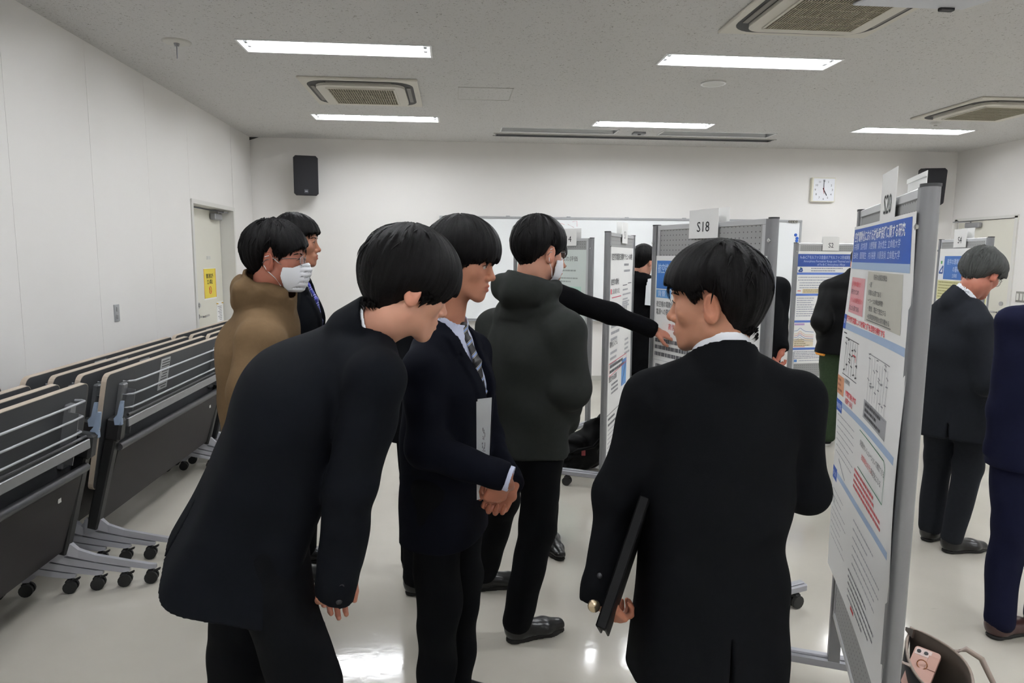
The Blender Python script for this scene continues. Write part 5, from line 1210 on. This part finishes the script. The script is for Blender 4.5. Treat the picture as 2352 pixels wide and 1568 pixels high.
S.lines(.03, 1.085, .6, 5, .018, .007, '8A8FA0', 68); S.rect(.015, 1.175, .06, .028, '5B8ACB', 'blue_tab'); S.lines(.10, 1.185, .5, 1, .02, .006, '9A9FAE', 69)
# ---- S4 poster
S = Poster(b4, .02, HB-.075, .80, 1.10, 'research poster with blue title and yellow box on the S4 board')
S.rect(.01, .06, .09, .19, 'EEF0F4', 'emblem_field'); S.line([(.02, .20), (.085, .14), (.085, .20)], .014, '2C4F96', 'emblem', closed=True); S.rect(.04, .10, .025, .025, '3FA04A', 'emblem_dot'); S.rect(.10, .06, .69, .19, '3E6DB5', 'title_band'); S.text('産学の環境資源による企業事例', .15, .125, .05, 'D5E0F2', xs=.75, name='title_lettering'); S.text('の基準研究', .25, .185, .05, 'D5E0F2', xs=.75, name='title_lettering'); S.text('立命館', .25, .232, .036, 'D5E0F2', xs=.75, name='title_lettering')
S.rect(.01, .26, .78, .16, 'DCD9A6', 'yellow_box'); S.lines(.03, .27, .7, 6, .024, .010, 'A8A26A', 71); S.lines(.02, .435, .7, 1, .03, .012, '55585E', 72); S.rect(.03, .48, .04, .14, 'B4B8C0', 'graph_box'); S.lines(.10, .50, .25, 5, .03, .012, '9A9FAE', 73); S.rect(.40, .50, .10, .12, '8A8F98', 'photograph'); S.lines(.02, .66, .72, 10, .035, .010, 'A4A8B0', 74)
# ------------------------------------------------------------------ things on the floor and in hands
M_bag = mat('taupe_leather', '5C5149', .45, noise=(20, .08), bump=(150, .15, .001)); M_bagd = mat('black_nylon_lining', '1F1E21', .5, noise=(20, .1)); M_bage = mat('pale_taupe_edge', '8C7E74', .5, noise=(20, .05)); M_rose = mat('rose_phone_case', 'C79C8E', .4, noise=(20, .03)); M_gold = mat('rose_gold', 'D2936F', .2, 1.0, noise=(20, .03))
# ------------------------------------------------------------------ the thirteen people
C_black = cloth('black_suit_wool', '0B0C0F'); C_navyblack = cloth('blue_black_suit_wool', '0D0F14'); C_navy = cloth('midnight_navy_wool', '0B0D16'); C_grey = cloth('charcoal_suit_wool', '222429'); C_deepnavy = cloth('deep_navy_wool', '14162A')
C_parka = cloth('dark_grey_coat_cloth', '2A2C2A', 0.8, 500, 0.3); C_khaki = cloth('khaki_coat_cotton', '65523C', 0.85, 500, 0.3); C_bomber = cloth('black_nylon', '0F0F10', 0.55, 300, 0.2); C_green = cloth('dark_green_cotton', '2E3B29', 0.85, 400, 0.4, 0.05, 0.25)
C_trou = cloth('black_trouser_wool', '0B0C0F'); C_knit = cloth('black_knit', '0C0C0E', 0.95, 300, 0.6); M_brownshoe = mat('brown_shoe_leather', '3B2220', 0.35, noise=(30, 0.15), bump=(120, 0.1, 0.001)); M_whitesole = mat('white_rubber', 'C9C8C2', 0.6, noise=(20, 0.05))
def stripe_tie(name, base, l1, l2):
    m = bpy.data.materials.new(name); m.use_nodes = True; nt = m.node_tree; b = nt.nodes['Principled BSDF']; tc = nt.nodes.new('ShaderNodeTexCoord')
    mp = nt.nodes.new('ShaderNodeMapping'); mp.inputs['Rotation'].default_value = (0, math.radians(40), 0); nt.links.new(tc.outputs['Object'], mp.inputs[0])
    w_ = nt.nodes.new('ShaderNodeTexWave'); w_.bands_direction = 'Z'; w_.inputs['Scale'].default_value = 8.0; w_.inputs['Distortion'].default_value = 0; nt.links.new(mp.outputs[0], w_.inputs['Vector'])
    r = nt.nodes.new('ShaderNodeValToRGB'); r.color_ramp.interpolation = 'CONSTANT'; e = r.color_ramp.elements; e[0].color = (*hexc(base), 1); e[1].position = .80; e[1].color = (*hexc(l1), 1)
    x = e.new(.90); x.color = (*hexc(base), 1); x = e.new(.95); x.color = (*hexc(l2), 1)
    nt.links.new(w_.outputs['Color'], r.inputs[0]); nt.links.new(r.outputs[0], b.inputs['Base Color']); b.inputs['Roughness'].default_value = .5
    return m
M_frame_dark = mat('dark_spectacle_frame', '3A2A26', 0.35, 0.4, noise=(20, 0.1)); M_frame_wire = mat('thin_metal_spectacle_frame', '9A9A9C', 0.25, 0.9, noise=(20, 0.05))
PEOPLE = {}
# --- man in a black suit seen from behind, face turned to his left
c = at(1632, 1275, 1.55); J = skel(c[0], c[1], 94, 1.60)
J.update(pelvis=c, chest=at(1650, 1010, 1.56), neck=at(1658, 832, 1.55), shL=at(1496, 910, 1.55), shR=at(1832, 910, 1.55), elL=at(1420, 1140, 1.58), wrL=at(1376, 1372, 1.52), elR=at(1846, 1125, 1.57), head=at(1641, 698, 1.575), yaw=146, pitch=3, roll=0, hemdir=V3(0, 0, 1))
J['wrR'] = J['elR']+V3(-.10, .21, .07); J['palmL'] = V3(.8, .5, 0); J['thumbL'] = V3(.2, 1, 0)
PEOPLE['right'] = J
person('man in a black suit seen from behind, leather folder under his arm, face turned sideways', J, 'suit', C_black, C_trou, 'tan', 'black', [(0, .055), (30, .050), (50, .042), (60, .026), (69, .002), (76, .016), (88, .036), (104, .026), (118, -.020), (140, -.065), (180, -.092)], hs=1.06, vol=.018, jag=.016, locks=200, seed=21, near=2, shirt=M_shirt, hemlen=.33, girth=1.06, hemw=1.12, curl=(.9, .6), nape=-.085, hair_side=.004, buttons='L', hand_dir=dict(L=V3(.5, .1, -.6)))
# --- man bowing forward
c = at(588, 1180, 1.74); J = skel(c[0], c[1], 18, 1.78)
J.update(pelvis=c, chest=at(680, 918, 1.73), neck=at(850, 760, 1.72), shR=at(866, 872, 1.56), shL=at(820, 812, 1.90), elR=at(806, 1120, 1.56), wrR=at(770, 1362, 1.60), elL=at(800, 1080, 1.97), wrL=at(775, 1290, 1.92), head=at(937, 664, 1.70), yaw=22, pitch=19, roll=0, hemdir=nrm(V3(.5, 0, 1)))
J['knR'] += V3(.09, 0, 0); J['anR'] += V3(.09, 0, 0); J['knL'] += V3(-.075, 0, 0); J['anL'] += V3(-.10, 0, 0)
PEOPLE['bend'] = J
person('man in a dark suit bowing forward in front of the folded tables', J, 'suit', C_navyblack, C_trou, 'fair', 'black', 'long', hs=1.04, vol=.022, jag=.018, locks=260, seed=33, near=2, shirt=M_shirt, hemlen=.175, girth=1.06, curl=(.5, .4), nape=-.075, hemw=1.10, legw=1.1, shc=.026, hemn=5, buttons='R', hand_dir=dict(R=V3(-.3, .8, -.6)))
# --- man with a striped tie
c = at(1022, 1100, 2.22); J = skel(c[0], c[1], -24, 1.73)
J.update(pelvis=c, chest=at(1032, 890, 2.22), neck=at(1022, 742, 2.23), shR=at(972, 846, 2.08), shL=at(1082, 806, 2.38), elR=at(975, 1030, 2.02), wrR=at(1156, 1094, 1.96), elL=at(1120, 1000, 2.42), wrL=at(1172, 1112, 2.16), head=at(1062, 604, 2.20), yaw=-20, pitch=9, roll=2, hemdir=V3(0, 0, 1))
J['palmR'] = V3(-.3, .8, .2); J['thumbR'] = V3(.3, 0, 1); J['palmL'] = V3(-.3, -.8, .2); J['thumbL'] = V3(.3, 0, 1)
PEOPLE['tie'] = J
person('man in a navy suit with a striped tie holding a folded paper', J, 'suit', C_navy, C_trou, 'warm', 'black', [(0, .026), (30, .022), (50, .010), (66, -.012), (80, -.016), (92, -.004), (112, -.012), (140, -.048), (180, -.062)], hs=1.03, vol=.018, jag=.018, locks=240, seed=44, near=2, shirt=M_shirtblue, tie=stripe_tie('striped_tie_silk', '17161B', 'B9B4A6', '8FA6D8'), open_front=True, hemlen=.19, curl=(.8, .8), cuff='R', hand_dir=dict(R=V3(-.25, .25, -.75), L=V3(-.45, -.35, -.6)), lidz=-.003)
# --- man in a dark grey hooded coat
c = at(1208, 979, 2.68); J = skel(c[0], c[1], 38, 1.75)
J.update(pelvis=c, neck=at(1216, 694, 2.66), chest=at(1215, 815, 2.67), shR=at(1296, 762, 2.54), shL=at(1140, 758, 2.84), elR=at(1306, 888, 2.52), wrR=at(1292, 968, 2.68), elL=at(1098, 900, 2.90), wrL=at(1135, 1000, 2.92), head=at(1236, 580, 2.65), yaw=38, pitch=6, roll=-2)
a = atz(1172, 1475, 0); b = atz(1100, 1340, 0); h_ = J['hipR']
J['anR'] = V3(a[0]+.03, a[1]+.02, .085); J['knR'] = (J['hipR']+J['anR'])/2+V3(.03, 0, .02); J['toeR'] = V3(.95, .32, 0); J['anL'] = V3(b[0]+.02, b[1]-.05, .085); J['knL'] = (J['hipL']+J['anL'])/2+V3(.03, 0, .02); J['toeL'] = V3(1, .12, 0)
PEOPLE['coat'] = J
person('man in a dark grey hooded coat and face mask, back to the camera', J, 'parka', C_parka, C_trou, 'fair', 'black', [(0, .034), (30, .030), (50, .022), (66, .0), (76, -.010), (86, .026), (100, .034), (116, -.010), (145, -.046), (180, -.060)], hs=1.0, vol=.016, jag=.014, locks=160, seed=55, near=2, mask=True, glasses=M_frame_wire, hood=True, hood_up=.035, hemlen=.095, girth=.98, curl=(.9, .9), legw=1.0)
# --- man in the khaki coat
c = at(598, 980, 2.66); J = skel(c[0], c[1], 8, 1.72)
J.update(neck=at(614, 696, 2.65), head=at(634, 598, 2.62), yaw=3, pitch=3, roll=0, shR=at(600, 790, 2.47), shL=at(632, 780, 2.84), elR=at(574, 905, 2.40), wrR=at(548, 925, 2.62))
J['wrR'] = J['elR']+V3(-.05, .20, -.09); J['palmR'] = V3(-1, 0, 0)
PEOPLE['khaki'] = J
person('man in a khaki hooded coat with glasses and a white face mask', J, 'parka', C_khaki, C_trou, 'ruddy', 'black', [(0, .056), (30, .050), (48, .036), (60, .020), (70, .002), (80, .024), (94, .042), (108, .024), (122, -.020), (145, -.050), (180, -.062)], hs=1.02, vol=.016, jag=.014, htop=.004, tex=.006, locks=180, seed=66, near=2, mask=True, glasses=M_frame_wire, hood=True, hood_up=.022, hemlen=.16, girth=1.0, curl=(.6, .6))
# --- man behind the khaki coat
p_ = at(682, 560, 3.4); J = skel(p_[0]-.035, 3.4, 0, 1.78); J.update(head=p_, yaw=2, pitch=0)
person('man in a dark suit and blue tie standing behind the khaki coat', J, 'suit', C_navyblack, C_trou, 'warm', 'black', 'short', vol=.014, tex=.006, htop=.006, locks=90, seed=77, near=1, shirt=M_shirt, tie=stripe_tie('blue_tie_silk', '2B2F8C', 'C9CCEA', '2B2F8C'), open_front=True)
# --- man hidden between the bowing man and the striped tie
p_ = at(952, 592, 3.24); J = skel(-.20, 3.22, 6, 1.77, stance=.10); J.update(head=p_, neck=p_+V3(-.03, 0, -.137), pitch=4, yaw=8)
for k in 'LR': J['toe'+k] = V3(1, .05, 0)
person('man in black, mostly hidden between the bowing man and the striped tie', J, 'suit', C_black, C_trou, 'tan', 'black', 'short', vol=.016, tex=.007, htop=.004, locks=90, seed=88, near=1, shirt=M_shirt)
# --- man pointing at the poster board
p_ = at(1254, 596, 3.68); J = skel(p_[0]-.02, 3.70, 4, 1.70); J.update(head=p_, neck=p_+V3(-.03, 0, -.137), yaw=0, pitch=4)
a = atz(1250, 1255, 0)
J.update(shR=at(1312, 690, 3.53), elR=at(1408, 722, 3.44), wrR=at(1499, 757, 3.42), palmR=V3(0, .3, -1), thumbR=V3(0, -1, 0))
for k, q_ in (('L', .14), ('R', 0.0)): J['an'+k] = V3(a[0]+.02, a[1]+.02+q_, .085); J['kn'+k] = (J['hip'+k]+J['an'+k])/2+V3(0, -.03, .02); J['toe'+k] = V3(.22, -1, 0)
PEOPLE['reach'] = J
person('person in a black knit stretching an arm to point at the S18 poster', J, 'sweater', C_knit, C_trou, 'fair', 'black', 'fringe', vol=.014, locks=80, seed=99, near=1, curl=(.5, .55), point='R', girth=.98, sleeve=.84)
# --- person in a black hooded coat by the back board
p_ = at(1478, 600, 5.5); J = skel(p_[0]-.02, 5.5, 42, 1.66); J.update(head=p_, yaw=38, pitch=6)
J['elR'] = J['shR']+V3(.05, -.03, -.26); J['wrR'] = J['elR']+V3(.14, .18, .10)
person('person in a black hooded coat holding papers behind the S18 board', J, 'parka', C_knit, C_trou, 'fair', 'black', 'full', vol=.014, jag=.01, locks=0, seed=111, near=0, shirt=M_shirt, hood=True, hemlen=.24, girth=.9, eyes=False)
PEOPLE['far'] = J
# --- man behind the S18 board
c = at(1738, 655, 4.3); J = skel(c[0], 4.3, 98, 1.74)
J.update(elR=at(1789, 738, 4.34), wrR=at(1795, 800, 4.22), palmR=V3(-.6, -.4, .3), thumbR=V3(.3, .3, 1)); J['wrL'] = J['wrR']+V3(-.10, -.02, -.05); J['elL'] = J['shL']+V3(-.06, -.06, -.27)
person('man in a black suit with hands clasped behind his back, standing behind the S18 board', J, 'suit', C_black, C_trou, 'ruddy', 'black', 'tidy', locks=0, seed=122, near=1, shirt=M_shirt, curl=(.6, .7), hand_dir=dict(R=V3(-.45, 0, -.7), L=V3(.5, 0, -.4)))
# --- man in the bomber jacket and green trousers
c = at(1950, 700, 5.45); J = skel(c[0], 5.45, 58, 1.71, stance=.11); J['head'] = at(1980, 604, 5.47); J['shL'] += V3(.02, .01, -.055); J['shR'] += V3(-.02, 0, -.045)
J['elL'] = J['shL']+V3(-.11, -.10, -.26); J['wrL'] = J['elL']+V3(.12, .16, -.15); J['elR'] = J['shR']+V3(.1, -.05, -.27)
def bomber_hem(P, d): return d
person('man in a black bomber jacket and dark green baggy trousers before the S2 poster', J, 'bomber', C_bomber, C_green, 'fair', 'black', 'short', locks=0, seed=133, near=1, hemlen=.12, girth=1.12, hemw=1.12, sleeve=1.12, legw=1.28, shoes=(mat('black_canvas', '131314', 0.8, noise=(30, .1)), M_whitesole), sneaker=True, curl=(.9, .9))
n_, u_, rs_, fr_, nd_ = J['_frames']
_rt = [o for o in COL.objects if o.name.startswith('person')][-1]
_pr = sorted([o for o in COL.objects if o.name.startswith('person') and o.parent is None], key=lambda o: o.name)[-1]
for k_, (dz, m_) in enumerate(((.020, mat('yellow_knit_stripe', 'D9A64A', .8, noise=(60, .1))), (.034, mat('purple_knit_stripe', '3A2450', .8, noise=(60, .1))), (.046, mat('white_knit_stripe', 'D9D8DD', .8, noise=(60, .05))))):
    rr_ = .082-.003*k_; t_ = MB(); t_.tube([n_+nd_*dz+rr_*(rs_*math.cos(a_)+fr_*math.sin(a_)*.95)-fr_*.004-nd_*.018*math.sin(a_) for a_ in np.linspace(0, 2*PI, 33)[:-1]], .0065, 6, close=True); t_.build('collar_stripe', m_, _pr)
t_ = MB(); hm = J['_hem']; t_.tube([hm+V3(0, 0, -.005)+.225*J['r']*math.cos(a_)+.172*J['f']*math.sin(a_) for a_ in np.linspace(PI*.75, PI*1.25, 12)], .012, 6); t_.build('lining_edge', mat('orange_lining', 'D98A2A', .7, noise=(60, .05)), _pr)
# --- grey-haired man
a = atz(2205, 1270, 0); c = at(2200, 935, 3.42); J = skel(c[0], c[1], 32, 1.69)
J.update(pelvis=c, neck=at(2206, 684, 3.42), chest=at(2198, 795, 3.43), shR=at(2247, 745, 3.28), shL=at(2150, 728, 3.58), elR=at(2262, 880, 3.24), elL=at(2118, 860, 3.66), head=at(2252, 632, 3.40), yaw=20, pitch=30, roll=0)
J['wrR'] = J['elR']+V3(.17, .14, .02); J['wrL'] = J['elL']+V3(.15, .12, -.08)
J['anR'] = V3(a[0]-.04, a[1]+.02, .085); b = atz(2130, 1245, 0); J['anL'] = V3(b[0]+.03, b[1]+.03, .085); J['toeR'] = V3(.9, .05, 0); J['toeL'] = V3(.8, .3, 0)
for k in 'LR': J['kn'+k] = (J['hip'+k]+J['an'+k])/2+V3(.02, 0, .02)
PEOPLE['grey'] = J
person('grey-haired man in a charcoal suit with spectacles, head bowed', J, 'suit', C_grey, cloth('charcoal_trouser_wool', '24262B'), 'ruddy', 'grey', 'full', hs=1.0, vol=.024, jag=.014, tex=.007, locks=160, seed=144, near=1, shirt=M_shirt, glasses=M_frame_dark, hemlen=.165, girth=1.04, nape=-.07)
# --- man in the navy suit at the right
a = atz(2288, 1468, 0); J = skel(a[0]+.12, a[1]+.05, 80, 1.66); 
J['anL'] = V3(a[0]+.02, a[1]+.02, .085); J['toeL'] = V3(.95, .2, 0); J['anR'] = J['anL']+V3(.20, .02, 0); J['toeR'] = V3(.95, .2, 0)
for k in 'LR': J['kn'+k] = (J['hip'+k]+J['an'+k])/2+V3(.02, 0, .02)
d_ = at(2330, 815, 2.60)-J['shL']
for k in ('pelvis', 'chest', 'neck', 'head', 'shL', 'shR', 'elL', 'elR', 'wrL', 'wrR', 'hipL', 'hipR'): J[k] = J[k]+V3(d_[0], 0, 0)*(.6 if k[:3] in ('pel', 'hip') else 1)
J['elL'] = at(2304, 940, 2.62); J['wrL'] = at(2288, 1036, 2.64); J['palmL'] = V3(.9, .3, 0)
PEOPLE['navy'] = J
person('man in a deep navy suit and brown shoes standing beside the nearest poster board', J, 'suit', C_deepnavy, cloth('navy_trouser_wool', '14162A'), 'fair', 'black', 'short', locks=60, seed=155, near=1, shirt=M_shirt, shoes=(M_brownshoe, None), hemlen=.17, girth=1.05, hand_dir=dict(L=V3(.35, .85, -.5)))
# ------------------------------------------------------------------ props
# leather folder under the arm of the black-suited man
o = thing('document_folder', 'black leather document folder with a metal clasp, held under an arm', 'folder', at(1415, 1400, 1.45))
a = at(1398, 1402, 1.43); b = at(1466, 1200, 1.52); ya = nrm(b-a); xa = nrm(V3(.42, .9, 0)-ya*(V3(.42, .9, 0)@ya)); za = np.cross(xa, ya); cc = (a+b)/2+xa*.03
M_fold = mat('black_folder_leather', '09090A', .5, spec=.1, noise=(40, .1), bump=(200, .15, .001))
for k_, nm in ((-1, 'cover'), (1, 'cover')): MB().box(cc+za*k_*.009, (.22, .30, .006), (xa, ya, za), bev=.002).build(nm, M_fold, o)
MB().box(cc, (.20, .285, .011), (xa, ya, za)).build('paper_block', mat('folder_paper', '2A2A2C', .8, noise=(20, .05)), o)
MB().box(cc+xa*-.108, (.006, .30, .022), (xa, ya, za), bev=.002).build('spine', M_fold, o)
MB().lathe(at(1364, 1392, 1.412), [(0, .004), (.011, .003), (.014, 0), (.014, -.004)], 16, nrm(V3(-.3, -1, .2))).build('clasp', mat('brass_clasp', 'C9B79A', .25, .9, noise=(30, .05)), o)
# folded paper of the man with the striped tie
o = thing('folded_paper', 'white folded printed paper held by the man with the striped tie', 'paper', at(1110, 1148, 2.07))
p0, p1, p2, p3 = at(1095, 1148, 2.055), at(1118, 1142, 2.055), at(1127, 918, 2.085), at(1094, 922, 2.085)
M_pp = mat('printed_paper', 'D9DDE0', .7, noise=(10, .03))
def sheet(name, q, th, m, par):
    n_ = nrm(np.cross(q[1]-q[0], q[3]-q[0])); v = [p-n_*th/2 for p in q]+[p+n_*th/2 for p in q]
    return MB().add(v, [(3, 2, 1, 0), (4, 5, 6, 7)]+[(i, (i+1) % 4, 4+(i+1) % 4, 4+i) for i in range(4)]).build(name, m, par)
sheet('front_leaf', [p0, p1, p2, p3], .0012, M_pp, o); sheet('back_leaf', [p+V3(.004, .008, .006) for p in (p0, p1, p2, p3)], .0012, M_pp, o)
mb = MB(); r_ = random.Random(4)
for k in range(40):
    u = .55+r_.random()*.3; t = .3+r_.random()*.4; p = p0+(p1-p0)*u+(p3-p0)*t+V3(0, -.0012, 0); mb.bar(p, p+(p3-p0)*r_.uniform(.01, .04), .0016, .0006, up=(0, 1, 0))
tag(mb.build('print', mat('grey_ink', '7F7F84'), o), kind='stuff')
# papers of the person behind the S18 board
o = thing('paper_sheets', 'white papers held by the person in the black hooded coat', 'paper', at(1488, 700, 5.3))
for k_ in range(3):
    d_ = V3(.01*k_, .012*k_, .004*k_); sheet('leaf', [at(1481, 700, 5.28)+d_, at(1500, 702, 5.32)+d_, at(1500, 652-6*k_, 5.34)+d_, at(1484, 655-6*k_, 5.30)+d_], .0015, M_pp, o)
# black backpack on the floor
c = at(1340, 1052, 4.98); c[2] = .16
o = thing('backpack', 'black backpack slumped on the floor behind the white-poster board', 'bag', (c[0], c[1], 0))
Rm = np.array(Matrix.Rotation(.35, 3, 'Z')); bp = U((el(c+V3(0, 0, -.02), (.24, .15, .14), Rm), 0), (el(c+V3(.10, .02, .08), (.11, .10, .15), Rm), .06), (el(c+V3(-.12, -.08, -.07), (.12, .08, .08), Rm), .04), (rc(c+V3(.1, 0, .2), c+V3(.17, .03, .24), .03, .02), .04))
v, q = nets(wob(CUT(bp, hp((0, 0, .002), (0, 0, -1))), .02, .12, 5), (c[0]-.36, c[1]-.28, 0), (c[0]+.36, c[1]+.28, .45), .010); mesh_np('bag_body', v, q, C_bomber, o)
mb = MB(); mb.tube([c+V3(-.16, -.13, -.02), c+V3(-.08, -.19, .04), c+V3(.04, -.18, .06), c+V3(.10, -.12, .10)], .012, 6); mb.build('strap', C_bomber, o)
MB().box(at(1340, 1040, 4.80), (.03, .006, .04), bev=.002).build('red_tag', mat('red_tag_fabric', '8E3A3C', .7, noise=(30, .05)), o)
# open taupe handbag with a phone
A0 = atz(2090, 1447, .40); B0 = atz(2212, 1630, .37); dx = nrm(V3(B0[0]-A0[0], B0[1]-A0[1], 0)); Lb = float(np.linalg.norm((B0-A0)[:2])); sx_ = V3(dx[1], -dx[0], 0); sx_ = sx_ if sx_[0] > 0 else -sx_
o = thing('handbag', 'open taupe leather handbag on the floor behind the nearest board', 'bag', ((A0+B0)[0]/2, (A0+B0)[1]/2, 0))
def side(sg, bulge, m, nm, dz=0.0, inset=0.0):
    P = []; Q = []; nu, nv = 14, 8
    for j in range(nv+1):
        t = j/nv
        for i in range(nu+1):
            u = i/nu; z = (.40-.03*u-.02*math.sin(u*PI)*(-sg*.6))*(1-t)+dz*(1-t); w_ = bulge*math.sin(u*PI)**.8*(1-.15*t)+.030*t
            P.append(V3(*A0[:2], 0)+dx*(Lb*(u*(1-.0)+0))+sx_*sg*(w_-inset)+V3(0, 0, max(z, .003)))
    for j in range(nv):
        for i in range(nu): a = j*(nu+1)+i; Q.append((a, a+1, a+nu+2, a+nu+1))
    ob = mesh_np(nm, np.array(P), np.array(Q), m, o); md = ob.modifiers.new('thick', 'SOLIDIFY'); md.thickness = .007; md.offset = 0
    e = MB(); e.tube(P[:nu+1], .0045, 6); e.build('edge_binding', M_bage, ob)
    return P[:nu+1]
r1 = side(1, .085, M_bag, 'back_wall', .01); r0 = side(-1, .055, M_bagd, 'front_wall', -.01); 
MB().box((V3(*A0[:2], 0)+dx*Lb/2)+V3(0, 0, .006), (Lb, .10, .012), (dx, sx_, V3(0, 0, 1))).build('base', M_bagd, o)
mb = MB(); mb.prism([(0, 0), (.06, .012), (.05, -.02), (.0, -.012)], .006, A0+V3(0, 0, .0)-dx*.02, nrm(dx+V3(0, 0, .2)), V3(0, 0, 1)); mb.build('flap_tip', M_bag, o)
h0 = r1[5]; h1 = r1[11]
mb = MB(); mb.tube([h0+sx_*.0, h0+sx_*.03+V3(0, 0, .012), h0+sx_*.065-V3(0, 0, .004)+dx*.02, h0+sx_*.085+dx*.06-V3(0, 0, .06), h0+sx_*.085+dx*.10-V3(0, 0, .16)], [.007, .009, .009, .008, .008], 8); mb.build('handle', M_bage, o)
mb = MB(); g0 = r0[6]; mb.tube([g0, g0-sx_*.03+V3(0, 0, .012), g0-sx_*.06-V3(0, 0, .02), g0-sx_*.075+dx*.03-V3(0, 0, .10)], .007, 8); mb.build('handle', M_bage, o)
# phone leaning in the bag
o2 = thing('phone', 'phone in a rose case with a ring grip, standing in the open handbag', 'phone', A0+dx*.17+V3(0, 0, -.06))
pa = atz(2104, 1484, .375); pb = atz(2146, 1500, .375); pc_ = atz(2122, 1548, .335); X_ = nrm(pb-pa); Yd = nrm(pc_-pa); Yd = nrm(Yd-X_*(X_@Yd)); N_ = nrm(np.cross(X_, Yd)); N_ = N_ if N_@(V3(0, 0, HC)-pa) > 0 else -N_
ctr = pa+X_*.036+Yd*.072+N_*.004
pl = [(a_, b_) for a_, b_ in rrect(.072, .148, .010, 4)]
MB().prism(pl, .010, ctr-N_*.010, X_, np.cross(N_, X_)).build('case', M_rose, o2)
Yc = np.cross(N_, X_); top = -Yc if Yd@Yc > 0 else Yc
MB().box(ctr+top*.057-X_*.010, (.045, .026, .002), (X_, Yc, N_), bev=.0008).build('camera_plate', mat('pale_pink_plate', 'DCC7C2', .3, noise=(20, .03)), o2)
for k_ in (-.022, -.002): MB().cyl(ctr+top*.057+X_*k_, ctr+top*.057+X_*k_+N_*.003, .006, 12).build('lens', M_black, o2)
rg = MB(); rg.tube([ctr+top*.012+N_*.005+.014*(X_*math.cos(t)+(top*.8+N_*.5)*math.sin(t)) for t in np.linspace(0, 2*PI, 17)[:-1]], .0018, 6, close=True); rg.build('ring_grip', M_gold, o2)
MB().box(ctr+X_*.022+top*.03+N_*.001, (.030, .05, .003), (X_, Yc, N_), bev=.001).build('card_pocket', mat('rose_pocket', 'BE9384', .5, noise=(20, .03)), o2)
